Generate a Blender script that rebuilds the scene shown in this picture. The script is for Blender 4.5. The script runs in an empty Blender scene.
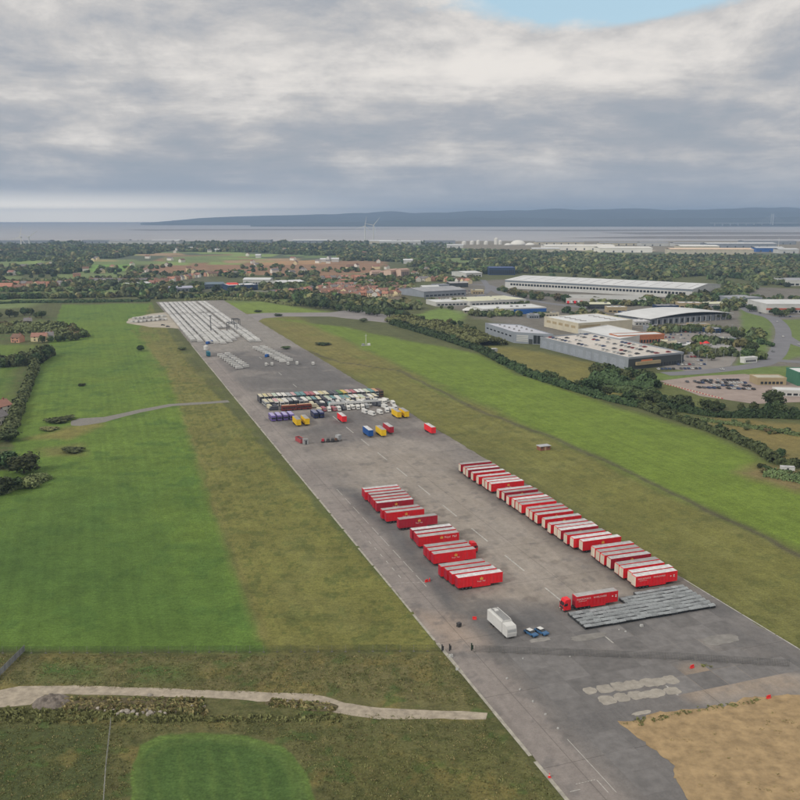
import bpy, math, random
import numpy as np
from mathutils import Vector
from mathutils.geometry import tessellate_polygon
R = math.radians
SC = bpy.context.scene
COL = SC.collection
rng = random.Random(7)
nr = np.random.RandomState(7)

# ------------------------------------------------------------------ camera
F, YH, H, CX, CY = 890.0, 216.0, 115.0, 400.0, 400.0      # photo is 800 px square
TH = math.atan((CY - YH) / F); CT, ST = math.cos(TH), math.sin(TH)
cam = bpy.data.objects.new('camera', bpy.data.cameras.new('camera')); COL.objects.link(cam)
cam.location = (0, 0, H); cam.rotation_euler = (R(90) - TH, 0, 0)
cam.data.sensor_width = 36; cam.data.lens = 36 * F / 800
cam.data.clip_start = 1; cam.data.clip_end = 90000
SC.camera = cam
# ------------------------------------------------------------------ sky: broken low cloud over a Nishita sky
SUN_EL, SUN_AZ = R(34), R(232)                             # azimuth clockwise from +Y (view direction)
wd = bpy.data.worlds.new('World'); SC.world = wd; wd.use_nodes = True
NT = wd.node_tree; NT.nodes.clear()
def nd(t, typ, **kw):
    n = t.nodes.new(typ)
    for k, v in kw.items():
        if k.startswith('i_'): n.inputs[k[2:].replace('_', ' ')].default_value = v
        else: setattr(n, k, v)
    return n
def lk(t, a, b): t.links.new(a, b)
def mth(t, op, a, b=None, c=None, clamp=False):
    n = t.nodes.new('ShaderNodeMath'); n.operation = op; n.use_clamp = clamp
    for i, v in enumerate((a, b, c)):
        if v is None: continue
        if hasattr(v, 'links'): t.links.new(v, n.inputs[i])
        else: n.inputs[i].default_value = v
    return n.outputs[0]
def mixc(t, f, a, b, mode='MIX'):
    n = t.nodes.new('ShaderNodeMix'); n.data_type = 'RGBA'; n.blend_type = mode
    for s, v in ((n.inputs[0], f), (n.inputs[6], a), (n.inputs[7], b)):
        if hasattr(v, 'links'): t.links.new(v, s)
        else: s.default_value = v if not isinstance(v, tuple) or len(v) == 4 else (*v, 1)
    return n.outputs[2]
def sstep(t, v, lo, hi, a=0.0, b=1.0):
    n = t.nodes.new('ShaderNodeMapRange'); n.interpolation_type = 'SMOOTHSTEP'
    t.links.new(v, n.inputs[0])
    for i, q in enumerate((lo, hi, a, b)): n.inputs[i + 1].default_value = q
    return n.outputs[0]
def wnoise(vec, scale, detail, rough, dist=0.0):
    n = nd(NT, 'ShaderNodeTexNoise'); n.inputs['Scale'].default_value = scale; n.inputs['Detail'].default_value = detail
    n.inputs['Roughness'].default_value = rough; n.inputs['Distortion'].default_value = dist
    lk(NT, vec, n.inputs['Vector']); return n.outputs['Fac']
tc = nd(NT, 'ShaderNodeTexCoord'); sx = nd(NT, 'ShaderNodeSeparateXYZ'); lk(NT, tc.outputs['Generated'], sx.inputs[0])
zc = mth(NT, 'MAXIMUM', sx.outputs[2], 0.0)
zz = mth(NT, 'ADD', zc, 0.085)
gx, gy = mth(NT, 'DIVIDE', sx.outputs[0], zz), mth(NT, 'DIVIDE', sx.outputs[1], zz)
cb = nd(NT, 'ShaderNodeCombineXYZ'); lk(NT, gx, cb.inputs[0]); lk(NT, gy, cb.inputs[1]); cb.inputs[2].default_value = 3.7
big = wnoise(cb.outputs[0], 0.6, 6, 0.56, 0.25)
cb2 = nd(NT, 'ShaderNodeCombineXYZ'); lk(NT, gx, cb2.inputs[0]); lk(NT, gy, cb2.inputs[1]); cb2.inputs[2].default_value = 11.3
shade = wnoise(cb2.outputs[0], 0.8, 10, 0.62, 0.35)
cb3 = nd(NT, 'ShaderNodeCombineXYZ'); lk(NT, sx.outputs[0], cb3.inputs[0]); lk(NT, sx.outputs[1], cb3.inputs[1])
lk(NT, mth(NT, 'MULTIPLY', zc, 2.5), cb3.inputs[2])
puff = wnoise(cb3.outputs[0], 5.2, 12, 0.64, 0.2)
sky = nd(NT, 'ShaderNodeTexSky'); sky.sky_type = 'NISHITA'; sky.sun_disc = False
sky.sun_elevation = SUN_EL; sky.sun_rotation = SUN_AZ; sky.air_density = 1.2; sky.dust_density = 1.5
# brightness of the cloud deck: thin bright breaks, dull undersides
tx = mth(NT, 'DIVIDE', sx.outputs[0], mth(NT, 'MAXIMUM', sx.outputs[1], 0.05))
def bump2(x0, e0, wx, we):      # one soft break in the deck, given as a direction
    a = mth(NT, 'POWER', mth(NT, 'DIVIDE', mth(NT, 'SUBTRACT', tx, x0), wx), 2.0)
    b = mth(NT, 'POWER', mth(NT, 'DIVIDE', mth(NT, 'SUBTRACT', zc, e0), we), 2.0)
    return mth(NT, 'MULTIPLY', mth(NT, 'POWER', 2.718, mth(NT, 'MULTIPLY', mth(NT, 'ADD', a, b), -1.0)), mth(NT, 'GREATER_THAN', sx.outputs[1], 0.0))
lum = mth(NT, 'ADD', mth(NT, 'MULTIPLY', shade, 0.66), mth(NT, 'MULTIPLY', puff, 0.94))
lum = mth(NT, 'ADD', lum, mth(NT, 'MULTIPLY', bump2(0.12, 0.150, 0.24, 0.03), 0.18))
lum = mth(NT, 'ADD', lum, mth(NT, 'MULTIPLY', bump2(-0.30, 0.14, 0.30, 0.06), 0.08))
lum = mth(NT, 'ADD', lum, mth(NT, 'MULTIPLY', zc, 0.55))
cloudf = sstep(NT, lum, 0.61, 1.16)
ramp = nd(NT, 'ShaderNodeValToRGB'); lk(NT, cloudf, ramp.inputs[0])
e = ramp.color_ramp.elements
e[0].position = 0.0; e[0].color = (2.95, 3.3, 3.75, 1); e[1].position = 1.0; e[1].color = (7.2, 6.85, 6.45, 1)
for p, c in ((0.3, (3.6, 3.75, 4.05, 1)), (0.62, (4.9, 4.8, 4.75, 1))):
    q = e.new(p); q.color = c
gap = mth(NT, 'ADD', mth(NT, 'MULTIPLY', big, 0.6), mth(NT, 'MULTIPLY', puff, 0.5))
gap = mth(NT, 'SUBTRACT', gap, mth(NT, 'MULTIPLY', bump2(0.22, 0.220, 0.20, 0.038), 0.50))
gapf = sstep(NT, gap, 0.22, 0.36)
blue = mixc(NT, 0.62, sky.outputs[0], (4.4, 6.3, 7.4, 1))
skyc = mixc(NT, gapf, blue, ramp.outputs[0])
# near the horizon the deck closes; a pale clear slot stays open under it towards the west
west = sstep(NT, tx, 0.10, -0.40)
slot = mth(NT, 'MULTIPLY', mth(NT, 'MULTIPLY', sstep(NT, zc, 0.030, 0.008), west), 0.95)
lowc = mixc(NT, sstep(NT, zc, 0.075, 0.012, 0.0, 0.75), skyc, (3.1, 3.55, 4.2, 1))
fin = mixc(NT, slot, lowc, mixc(NT, sstep(NT, zc, 0.018, 0.0), (10.5, 9.8, 8.8, 1), (20.0, 17.5, 14.0, 1)))
bg = nd(NT, 'ShaderNodeBackground'); bg.inputs[1].default_value = 0.1; lk(NT, fin, bg.inputs[0])
lk(NT, bg.outputs[0], nd(NT, 'ShaderNodeOutputWorld').inputs[0])
# ------------------------------------------------------------------ sun through cloud
sl = bpy.data.lights.new('sun', 'SUN'); sl.energy = 1.5; sl.angle = R(12); sl.color = (1, 0.955, 0.88)
so = bpy.data.objects.new('sun', sl); COL.objects.link(so)
sd = Vector((math.sin(SUN_AZ) * math.cos(SUN_EL), math.cos(SUN_AZ) * math.cos(SUN_EL), math.sin(SUN_EL)))
so.rotation_euler = (-sd).to_track_quat('-Z', 'Y').to_euler(); so.location = sd * 500
vs = SC.view_settings; vs.view_transform = 'Standard'; vs.look = 'None'; vs.gamma = 1; vs.exposure = 0.24; vs.use_curve_mapping = False
SC.render.engine = 'CYCLES'; SC.cycles.use_denoising = True
SC.cycles.max_bounces = 5; SC.cycles.diffuse_bounces = 2; SC.cycles.glossy_bounces = 2; SC.cycles.volume_bounces = 0
SC.cycles.transparent_max_bounces = 4

# ------------------------------------------------------------------ pixel <-> ground
PH = math.atan(315 * CT / F)                               # runway heading, left of the view direction
RU = (-math.sin(PH), math.cos(PH)); RV = (math.cos(PH), math.sin(PH))
def G(x, y, z=0.0):
    k = (H - z) / (CT * (y - YH)); return ((x - CX) * k, (F * CT - (y - CY) * ST) * k)
def UV(x, y, z=0.0):
    X, Y = G(x, y, z); return (X * RU[0] + Y * RU[1], X * RV[0] + Y * RV[1])
def W(u, v): return (u * RU[0] + v * RV[0], u * RU[1] + v * RV[1])
def pxm(y): return (F / (G(400, y)[1] * CT + H * ST))      # photo pixels per metre at that row
def lin(r, g, b, k=1.0):
    f = lambda c: (c / 12.92 if c <= 0.04045 else ((c + 0.055) / 1.055) ** 2.4) * k
    return (f(r / 255), f(g / 255), f(b / 255))

# ------------------------------------------------------------------ helpers
def link(o, parent=None):
    COL.objects.link(o)
    if parent is not None: o.parent = parent
    return o
def tag(o, label=None, cat=None, group=None, kind=None):
    if label: o['label'] = label
    if cat: o['category'] = cat
    if group: o['group'] = group
    if kind: o['kind'] = kind
    return o
def thing(name, label, cat, loc=(0, 0, 0), rz=0.0, group=None):
    o = bpy.data.objects.new(name, None); o.empty_display_size = 0.5
    o.location = loc if len(loc) == 3 else (*loc, 0); o.rotation_euler = (0, 0, rz)
    return tag(link(o), label, cat, group)
def obj(name, me, mat=None, parent=None, loc=None, rz=None, rx=None):
    if mat is not None:
        if not me.materials: me.materials.append(mat)
    o = bpy.data.objects.new(name, me)
    if mat is not None and me.materials[0] != mat:
        link(o, parent); o.material_slots[0].link = 'OBJECT'; o.material_slots[0].material = mat
    else: link(o, parent)
    if loc is not None: o.location = loc if len(loc) == 3 else (*loc, 0)
    if rz is not None or rx is not None: o.rotation_euler = (rx or 0, 0, rz or 0)
    return o
class MB:
    def __init__(s): s.v = []; s.f = []
    def box(s, x0, x1, y0, y1, z0, z1, tx=0, ty=0):
        b = len(s.v)
        s.v += [(x0, y0, z0), (x1, y0, z0), (x1, y1, z0), (x0, y1, z0), (x0 + tx, y0 + ty, z1), (x1 - tx, y0 + ty, z1), (x1 - tx, y1 - ty, z1), (x0 + tx, y1 - ty, z1)]
        s.f += [tuple(b + i for i in q) for q in ((0, 3, 2, 1), (4, 5, 6, 7), (0, 1, 5, 4), (1, 2, 6, 5), (2, 3, 7, 6), (3, 0, 4, 7))]; return s
    def cyl(s, p, q, r, r2=None, n=8):
        r2 = r if r2 is None else r2
        p, q = Vector(p), Vector(q); d = (q - p).normalized()
        a = d.orthogonal().normalized(); c = d.cross(a); b = len(s.v)
        for i in range(n):
            w = 2 * math.pi * i / n; e = a * math.cos(w) + c * math.sin(w)
            s.v += [tuple(p + e * r), tuple(q + e * r2)]
        for i in range(n):
            j = (i + 1) % n; s.f.append((b + 2 * i, b + 2 * j, b + 2 * j + 1, b + 2 * i + 1))
        s.f.append(tuple(b + 2 * i for i in reversed(range(n)))); s.f.append(tuple(b + 2 * i + 1 for i in range(n))); return s
    def prism(s, poly, z0, z1):
        b = len(s.v); n = len(poly)
        s.v += [(x, y, z0) for x, y in poly] + [(x, y, z1) for x, y in poly]
        for i in range(n):
            j = (i + 1) % n; s.f.append((b + i, b + j, b + n + j, b + n + i))
        for t in tessellate_polygon([[Vector((x, y, 0)) for x, y in poly]]):
            s.f += [(b + n + t[0], b + n + t[1], b + n + t[2]), (b + t[2], b + t[1], b + t[0])]
        return s
    def extr(s, prof, x0, x1):          # profile in (y, z), extruded along x
        b = len(s.v); n = len(prof)
        s.v += [(x0, y, z) for y, z in prof] + [(x1, y, z) for y, z in prof]
        for i in range(n):
            j = (i + 1) % n; s.f.append((b + i, b + j, b + n + j, b + n + i))
        s.f += [tuple(b + i for i in reversed(range(n))), tuple(b + n + i for i in range(n))]; return s
    def me(s, name, mat=None, smooth=False):
        m = bpy.data.meshes.new(name); m.from_pydata(s.v, [], s.f); m.validate(); m.update()
        import bmesh
        bm = bmesh.new(); bm.from_mesh(m); bmesh.ops.recalc_face_normals(bm, faces=bm.faces); bm.to_mesh(m); bm.free()
        if mat: m.materials.append(mat)
        if smooth: m.shade_smooth()
        return m
def npmesh(name, V, Q, mat=None, smooth=False):
    me = bpy.data.meshes.new(name); V = np.asarray(V, np.float32); Q = np.asarray(Q, np.int32); k = Q.shape[1]
    me.vertices.add(len(V)); me.vertices.foreach_set('co', V.ravel())
    me.loops.add(Q.size); me.loops.foreach_set('vertex_index', Q.ravel())
    me.polygons.add(len(Q)); me.polygons.foreach_set('loop_start', np.arange(0, Q.size, k, dtype=np.int32))
    if smooth: me.polygons.foreach_set('use_smooth', np.ones(len(Q), bool))
    me.update(calc_edges=True)
    if mat: me.materials.append(mat)
    return me
ORD = ['zeroth', 'first', 'second', 'third', 'fourth', 'fifth', 'sixth', 'seventh', 'eighth', 'ninth', 'tenth', 'eleventh', 'twelfth', 'thirteenth', 'fourteenth', 'fifteenth', 'sixteenth', 'seventeenth', 'eighteenth', 'nineteenth', 'twentieth']
def od(i):
    if i <= 20: return ORD[i]
    t = ['', '', 'twenty', 'thirty', 'forty', 'fifty', 'sixty', 'seventy', 'eighty', 'ninety']
    if i >= 100: return 'hundred and ' + od(i - 100) if i > 100 else 'hundredth'
    return (t[i // 10][:-1] + 'ieth') if i % 10 == 0 else t[i // 10] + '-' + ORD[i % 10]

# ------------------------------------------------------------------ materials
_M = {}
def pm(name, col, rough=0.75, n=(0.6, 0.12), rnd=0.0, metal=0.0, bump=0.0, spec=0.3, hue=0.0, world=False):
    if name in _M: return _M[name]
    m = bpy.data.materials.new(name); m.use_nodes = True; t = m.node_tree
    b = t.nodes['Principled BSDF']; b.inputs['Roughness'].default_value = rough; b.inputs['Metallic'].default_value = metal
    b.inputs['Specular IOR Level'].default_value = spec
    co = t.nodes.new('ShaderNodeNewGeometry').outputs['Position'] if world else t.nodes.new('ShaderNodeTexCoord').outputs['Object']
    nz = t.nodes.new('ShaderNodeTexNoise'); nz.inputs['Scale'].default_value = n[0]; nz.inputs['Detail'].default_value = 6; nz.inputs['Roughness'].default_value = 0.65
    t.links.new(co, nz.inputs['Vector'])
    f = sstep(t, nz.outputs['Fac'], 0.25, 0.75, 1 - n[1], 1 + n[1])
    c = (*col, 1)
    if rnd or hue:
        oi = t.nodes.new('ShaderNodeObjectInfo')
        if rnd: f = mth(t, 'MULTIPLY', f, mth(t, 'MULTIPLY_ADD', oi.outputs['Random'], 2 * rnd, 1 - rnd))
    vm = t.nodes.new('ShaderNodeVectorMath'); vm.operation = 'SCALE'; vm.inputs[0].default_value = col
    if hue:
        hs = t.nodes.new('ShaderNodeHueSaturation'); hs.inputs['Color'].default_value = c
        w = t.nodes.new('ShaderNodeTexWhiteNoise'); w.noise_dimensions = '1D'; t.links.new(oi.outputs['Random'], w.inputs['W'])
        t.links.new(mth(t, 'MULTIPLY_ADD', w.outputs['Value'], hue, 0.5 - hue / 2), hs.inputs['Hue']); t.links.new(hs.outputs[0], vm.inputs[0])
    t.links.new(f, vm.inputs['Scale']); t.links.new(vm.outputs[0], b.inputs['Base Color'])
    if bump:
        bp = t.nodes.new('ShaderNodeBump'); bp.inputs['Strength'].default_value = bump; bp.inputs['Distance'].default_value = 0.3
        t.links.new(nz.outputs['Fac'], bp.inputs['Height']); t.links.new(bp.outputs[0], b.inputs['Normal'])
    _M[name] = m; return m
def streakpaint(name, col, rnd=.16, rough=.5):
    m = pm(name, col, rough, (0.5, 0.08), rnd=rnd, spec=.35); t = m.node_tree; b = t.nodes['Principled BSDF']; src = b.inputs['Base Color'].links[0].from_socket
    co = t.nodes.new('ShaderNodeTexCoord').outputs['Object']; mp = t.nodes.new('ShaderNodeMapping'); mp.inputs['Scale'].default_value = (2.2, 2.2, .22); t.links.new(co, mp.inputs[0])
    nz = t.nodes.new('ShaderNodeTexNoise'); nz.inputs['Scale'].default_value = 1; nz.inputs['Detail'].default_value = 6; nz.inputs['Roughness'].default_value = .7; t.links.new(mp.outputs[0], nz.inputs[0])
    g = sstep(t, nz.outputs['Fac'], .42, .78, 0, .32); t.links.new(mixc(t, g, src, (.16, .10, .09, 1)), b.inputs['Base Color'])
    w = t.nodes.new('ShaderNodeTexWave'); w.bands_direction = 'X'; w.inputs['Scale'].default_value = .26; w.inputs['Distortion'].default_value = .4; t.links.new(co, w.inputs[0])
    bp = t.nodes.new('ShaderNodeBump'); bp.inputs['Strength'].default_value = .5; bp.inputs['Distance'].default_value = .08; t.links.new(w.outputs['Fac'], bp.inputs['Height']); t.links.new(bp.outputs[0], b.inputs['Normal'])
    return m
def tintmat(name, scales, amts, bump=0.25, rough=0.92, extra=None):
    """a surface whose own colour is the mesh's 'tint' attribute, broken up by noise at several scales"""
    m = bpy.data.materials.new(name); m.use_nodes = True; t = m.node_tree
    b = t.nodes['Principled BSDF']; b.inputs['Roughness'].default_value = rough; b.inputs['Specular IOR Level'].default_value = 0.15
    at = t.nodes.new('ShaderNodeAttribute'); at.attribute_name = 'tint'
    co = t.nodes.new('ShaderNodeTexCoord').outputs['Object']
    f = None; nzs = []
    for s, a in zip(scales, amts):
        mp = t.nodes.new('ShaderNodeMapping'); t.links.new(co, mp.inputs[0])
        if isinstance(s, tuple): mp.inputs['Scale'].default_value = s
        else: mp.inputs['Scale'].default_value = (s, s, s)
        nz = t.nodes.new('ShaderNodeTexNoise'); nz.inputs['Scale'].default_value = 1; nz.inputs['Detail'].default_value = 5; nz.inputs['Roughness'].default_value = 0.62
        t.links.new(mp.outputs[0], nz.inputs['Vector']); nzs.append(nz)
        q = sstep(t, nz.outputs['Fac'], 0.28, 0.72, 1 - a, 1 + a)
        f = q if f is None else mth(t, 'MULTIPLY', f, q)
    if extra: f = extra(t, co, f)
    vm = t.nodes.new('ShaderNodeVectorMath'); vm.operation = 'SCALE'; t.links.new(at.outputs['Color'], vm.inputs[0]); t.links.new(f, vm.inputs['Scale'])
    t.links.new(vm.outputs[0], b.inputs['Base Color'])
    bp = t.nodes.new('ShaderNodeBump'); bp.inputs['Strength'].default_value = bump; bp.inputs['Distance'].default_value = 0.4
    t.links.new(nzs[-1].outputs['Fac'], bp.inputs['Height']); t.links.new(bp.outputs[0], b.inputs['Normal'])
    return m
RED = streakpaint('red_paint', lin(226, 30, 42), .15)
CRIM = streakpaint('faded_red_paint', lin(170, 26, 48), .14)
ROOFW = pm('trailer_roof_white', (0.53, 0.53, 0.535), 0.6, (0.45, 0.3), rnd=0.2)
ROOFG = pm('trailer_roof_grey', (0.36, 0.35, 0.345), 0.65, (0.35, 0.22), rnd=0.16)
CREAM = pm('cream_door', (0.60, 0.54, 0.44), 0.55, (0.8, 0.10), rnd=0.1)
TYRE = pm('tyre_rubber', (0.02, 0.02, 0.021), 0.85)
DARK = pm('dark_steel', (0.05, 0.05, 0.052), 0.6)
GALV = pm('galvanised_steel', (0.40, 0.425, 0.435), 0.5, (2.0, 0.25), rnd=0.16, metal=0.2)
GALVD = pm('weathered_steel', (0.075, 0.08, 0.085), 0.6, (2.0, 0.3), rnd=0.3, metal=0.3)
WHITE = pm('white_paint', (0.64, 0.64, 0.62), 0.5, (0.4, 0.08), rnd=0.06)
VANW = pm('van_white', (0.54, 0.535, 0.51), 0.5, (0.5, 0.10), rnd=0.2)
GLASS = pm('window_glass', (0.025, 0.03, 0.035), 0.12, (0.3, 0.3), spec=0.6)
GREYR = pm('grey_roof', (0.25, 0.25, 0.25), 0.7, (0.3, 0.18))
LETTER = pm('white_lettering', (0.75, 0.73, 0.68), 0.6)
GOLD = pm('yellow_emblem', (0.75, 0.50, 0.10), 0.5)
YEL = pm('yellow_paint', lin(232, 190, 30), 0.5, rnd=0.08)
BLUE = pm('blue_paint', lin(20, 80, 150), 0.45, rnd=0.1)
NAVY = pm('navy_paint', lin(40, 48, 90), 0.45, rnd=0.15)
PURP = pm('purple_paint', lin(104, 88, 150), 0.45, rnd=0.12)
TEAL = pm('teal_paint', lin(30, 100, 120), 0.5)
BRICK = pm('brick', (0.26, 0.11, 0.07), 0.85, (1.5, 0.25))
CONC = pm('concrete', (0.36, 0.34, 0.31), 0.9, (0.7, 0.18))
STONE = pm('rubble_stone', (0.31, 0.28, 0.24), 0.95, (1.2, 0.35), rnd=0.3, bump=0.5)
POSTM = pm('fence_post', (0.16, 0.155, 0.14), 0.85, rnd=0.25)
PAINT = pm('runway_paint', (0.42, 0.41, 0.38), 0.8, (0.9, 0.35))
CONE = pm('cone_red', lin(225, 50, 50), 0.5)

# ------------------------------------------------------------------ ground tint painting
_lat = nr.rand(257, 257); _lat[-1] = _lat[0]; _lat[:, -1] = _lat[:, 0]
def vn(x, y, s, o=0.0):
    a, b = x / s + 91.3 + o, y / s + 17.9 + o * 1.7
    i, j = np.floor(a).astype(int), np.floor(b).astype(int); fx, fy = a - i, b - j
    fx, fy = fx * fx * (3 - 2 * fx), fy * fy * (3 - 2 * fy); i %= 256; j %= 256
    return (_lat[i, j] * (1 - fx) + _lat[i + 1, j] * fx) * (1 - fy) + (_lat[i, j + 1] * (1 - fx) + _lat[i + 1, j + 1] * fx) * fy
def fbm(x, y, s, o=0.0): return (vn(x, y, s, o) + 0.5 * vn(x, y, s / 2.1, o + 5) + 0.25 * vn(x, y, s / 4.3, o + 9)) / 1.75
def sdist(X, Y, P):
    d = np.full(X.shape, 1e18); ins = np.zeros(X.shape, bool); n = len(P)
    for i in range(n):
        ax, ay = P[i]; bx, by = P[(i + 1) % n]; ex, ey = bx - ax, by - ay
        t = np.clip(((X - ax) * ex + (Y - ay) * ey) / (ex * ex + ey * ey + 1e-9), 0, 1)
        d = np.minimum(d, (X - ax - t * ex) ** 2 + (Y - ay - t * ey) ** 2)
        c = (ay > Y) != (by > Y)
        with np.errstate(divide='ignore', invalid='ignore'): ins ^= c & (X < (bx - ax) * (Y - ay) / (by - ay) + ax)
    return np.where(ins, 1, -1) * np.sqrt(d)
class Painter:
    def __init__(s, X, Y, base): s.X, s.Y = X, Y; s.C = np.tile(np.array(base), (len(X), 1))
    def poly(s, P, col, soft=2.0, warp=3.0, ws=15.0, k=1.0, mott=0.0, ms=10.0, world=False):
        P = P if world else [G(*p) for p in P]
        xs, ys = [p[0] for p in P], [p[1] for p in P]; e = warp + soft
        k_ = np.nonzero((s.X > min(xs) - e) & (s.X < max(xs) + e) & (s.Y > min(ys) - e) & (s.Y < max(ys) + e))[0]
        if not len(k_): return
        x0, y0 = s.X[k_], s.Y[k_]
        X = x0 + warp * (fbm(x0, y0, ws, 1) - 0.5) * 2; Y = y0 + warp * (fbm(x0, y0, ws, 33) - 0.5) * 2
        m = np.clip(sdist(X, Y, P) / soft * 0.5 + 0.5, 0, 1) * k
        if mott: m = m * np.clip(1 - mott * 2 * np.clip(fbm(x0, y0, ms, 71) - 0.38, 0, 1), 0, 1)
        m = m[:, None]; s.C[k_] = s.C[k_] * (1 - m) + np.array(col) * m
    def strip(s, pts, w, col, **kw):                       # a line of given width (m)
        L = [Vector(G(*p)) for p in pts]; a, b = [], []
        for i, p in enumerate(L):
            d = (L[min(i + 1, len(L) - 1)] - L[max(i - 1, 0)]).normalized(); q = Vector((-d.y, d.x)) * w / 2
            a.append(tuple(p + q)); b.append(tuple(p - q))
        s.poly(a + b[::-1], col, world=True, **kw)
    def spots(s, poly, scale, thr, col, k=0.8, soft=0.05, o=3.0):
        m = np.clip((fbm(s.X, s.Y, scale, o) - thr) / soft, 0, 1) * k * np.clip(sdist(s.X, s.Y, [G(*p) for p in poly]) / 4 + 0.5, 0, 1)
        m = m[:, None]; s.C = s.C * (1 - m) + np.array(col) * m
def settint(me, C):
    a = me.color_attributes.new('tint', 'FLOAT_COLOR', 'POINT')
    a.data.foreach_set('color', np.concatenate([C, np.ones((len(C), 1))], 1).astype(np.float32).ravel())

KG = 1.15
FIELDS = []
LUSH, LUSHD, DRY, DRYB = lin(90, 112, 48, KG), lin(70, 95, 44, KG), lin(106, 106, 58, KG), lin(112, 105, 66, KG)
ROUGH, SCRUB, FIELD, SOIL = lin(84, 88, 56, KG), lin(62, 70, 44, KG), lin(108, 122, 76, KG), lin(138, 108, 84, KG)
NX = 960
ypx = np.concatenate([np.linspace(860, 420, 300), np.linspace(420, 300, 120)[1:], np.linspace(300, 241.2, 112)[1:]])
Dr = np.array([G(400, y)[1] for y in ypx]); tt = np.linspace(-0.66, 0.66, NX)
gX = (Dr[:, None] * tt[None, :]); gY = np.repeat(Dr[:, None], NX, 1)
gY[-1] += 140 * (fbm(gX[-1], gY[-1], 500) - 0.5)
gX, gY = gX.ravel(), gY.ravel()
P = Painter(gX, gY, ROUGH)
P.poly([(-300, 262), (1100, 262), (1100, 235), (-300, 235)], lin(84, 92, 70, KG), soft=60, warp=90, ws=400)
P.poly([(440, 249), (1000, 256), (1000, 235), (440, 235)], lin(132, 124, 108), soft=60, warp=80, ws=300)
P.poly([(545, 246.5), (600, 248.5), (648, 250), (640, 252.5), (560, 249.5)], lin(236, 226, 204), soft=25, warp=25, ws=150)
P.poly([(675, 251.5), (750, 251.5), (748, 254), (690, 254)], lin(200, 180, 140), soft=15, warp=15)
# far fields
for pl, c in (([(-60, 259), (60, 258), (112, 262), (95, 267), (-60, 266)], FIELD), ([(98, 262), (135, 262), (128, 271), (82, 273)], lin(110, 145, 66, KG)),
              ([(60, 272), (125, 272), (150, 277), (60, 279)], FIELD), ([(130, 274), (166, 256), (238, 254), (262, 261), (385, 261), (376, 274), (300, 277), (205, 273)], SOIL),
              ([(164, 257), (232, 255), (245, 259), (228, 262), (168, 264)], FIELD), ([(255, 262), (320, 260), (330, 264), (260, 265)], lin(160, 128, 92, KG)),
              ([(312, 251.5), (372, 250.5), (374, 254), (312, 255)], lin(118, 140, 76, KG)), ([(405, 251), (432, 252.5), (420, 256), (400, 254)], FIELD), ([(620, 253), (648, 255), (640, 260), (610, 258)], lin(130, 124, 80, KG)),
              ([(595, 249), (645, 258), (600, 260), (570, 254)], lin(120, 122, 76, KG)), ([(15, 289), (110, 287), (130, 292), (15, 296)], FIELD), ([(-40, 300), (60, 298), (40, 306), (-40, 312)], FIELD),
              ([(-40, 276), (20, 276), (20, 280), (-40, 281)], FIELD), ([(495, 262), (570, 262), (570, 265), (490, 264)], lin(112, 118, 78, KG)), ([(330, 278), (400, 277), (390, 272), (340, 274)], lin(120, 112, 84, KG)),
              ([(745, 293), (830, 291), (830, 297), (750, 297)], lin(122, 120, 80, KG)), ([(200, 297), (262, 295), (330, 300), (300, 304), (200, 302)], lin(98, 110, 64, KG))):
    P.poly(pl, c, soft=10, warp=22, ws=120, mott=0.25, ms=60)
FR = random.Random(31)
for k in range(85):
    x0, y0 = FR.uniform(-100, 470), FR.uniform(244, 263); w, h = FR.uniform(14, 46), FR.uniform(.7, 1.6) * (y0 - 240) / 12 + .5
    c = FR.choice([FIELD, FIELD, lin(122, 140, 80, KG), lin(142, 134, 92, KG), lin(100, 116, 72, KG), lin(150, 128, 100, KG)]); sk = FR.uniform(-8, 8)
    P.poly([(x0, y0), (x0 + w, y0 + FR.uniform(-.4, .4)), (x0 + w + sk, y0 + h), (x0 + sk, y0 + h)], c, soft=8, warp=10, ws=80)
    FIELDS.append((x0, y0, w, h, sk))
# airfield, left of the runway
P.poly([(62, 305), (152, 303), (160, 330), (172, 372), (190, 430), (212, 500), (236, 570), (268, 652), (-200, 660), (-200, 480), (10, 470), (14, 430), (30, 380), (48, 345)], LUSH, soft=1.0, warp=1.6, ws=14)
P.poly([(-200, 540), (60, 500), (180, 500), (262, 652), (-200, 660)], LUSHD, soft=60, warp=30, ws=90, k=0.9)
P.poly([(60, 352), (120, 350), (135, 375), (60, 380)], LUSHD, soft=40, warp=20, ws=60, k=0.5)
P.poly([(-150, 345), (20, 345), (8, 400), (-150, 410)], LUSH, soft=6, warp=6, k=0.8)
P.poly([(150, 304), (190, 365), (256, 440), (350, 545), (448, 652), (266, 652), (238, 570), (212, 500), (188, 430), (168, 372), (138, 333)], DRY, soft=1.0, warp=1.8, ws=14)
P.poly([(150, 330), (190, 372), (206, 385), (178, 385), (165, 360)], DRYB, soft=14, warp=10, k=0.6)
P.strip([(132, 330), (170, 372), (187, 430), (212, 505), (262, 640)], 3, DRYB, soft=1.5, warp=1.2, k=0.45)
P.spots([(-200, 345), (150, 305), (260, 652), (-200, 660)], 9, 0.62, LUSHD, 0.6, o=21)
P.spots([(-200, 345), (150, 305), (260, 652), (-200, 660)], 46, 0.55, lin(100, 117, 48, KG), 0.45, soft=0.2, o=40)
P.spots([(150, 304), (448, 652), (270, 652), (150, 330)], 5, 0.60, lin(86, 92, 50, KG), 0.7, o=8); P.spots([(150, 304), (448, 652), (270, 652), (150, 330)], 1.8, 0.64, lin(76, 84, 44, KG), 0.6, o=9); P.spots([(300, 340), (820, 670), (820, 560), (420, 370)], 2.2, 0.64, lin(78, 84, 44, KG), 0.6, o=10)
P.spots([(150, 304), (448, 652), (270, 652), (150, 330)], 25, 0.55, lin(112, 112, 68, KG), 0.5, soft=0.2, o=18)
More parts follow.
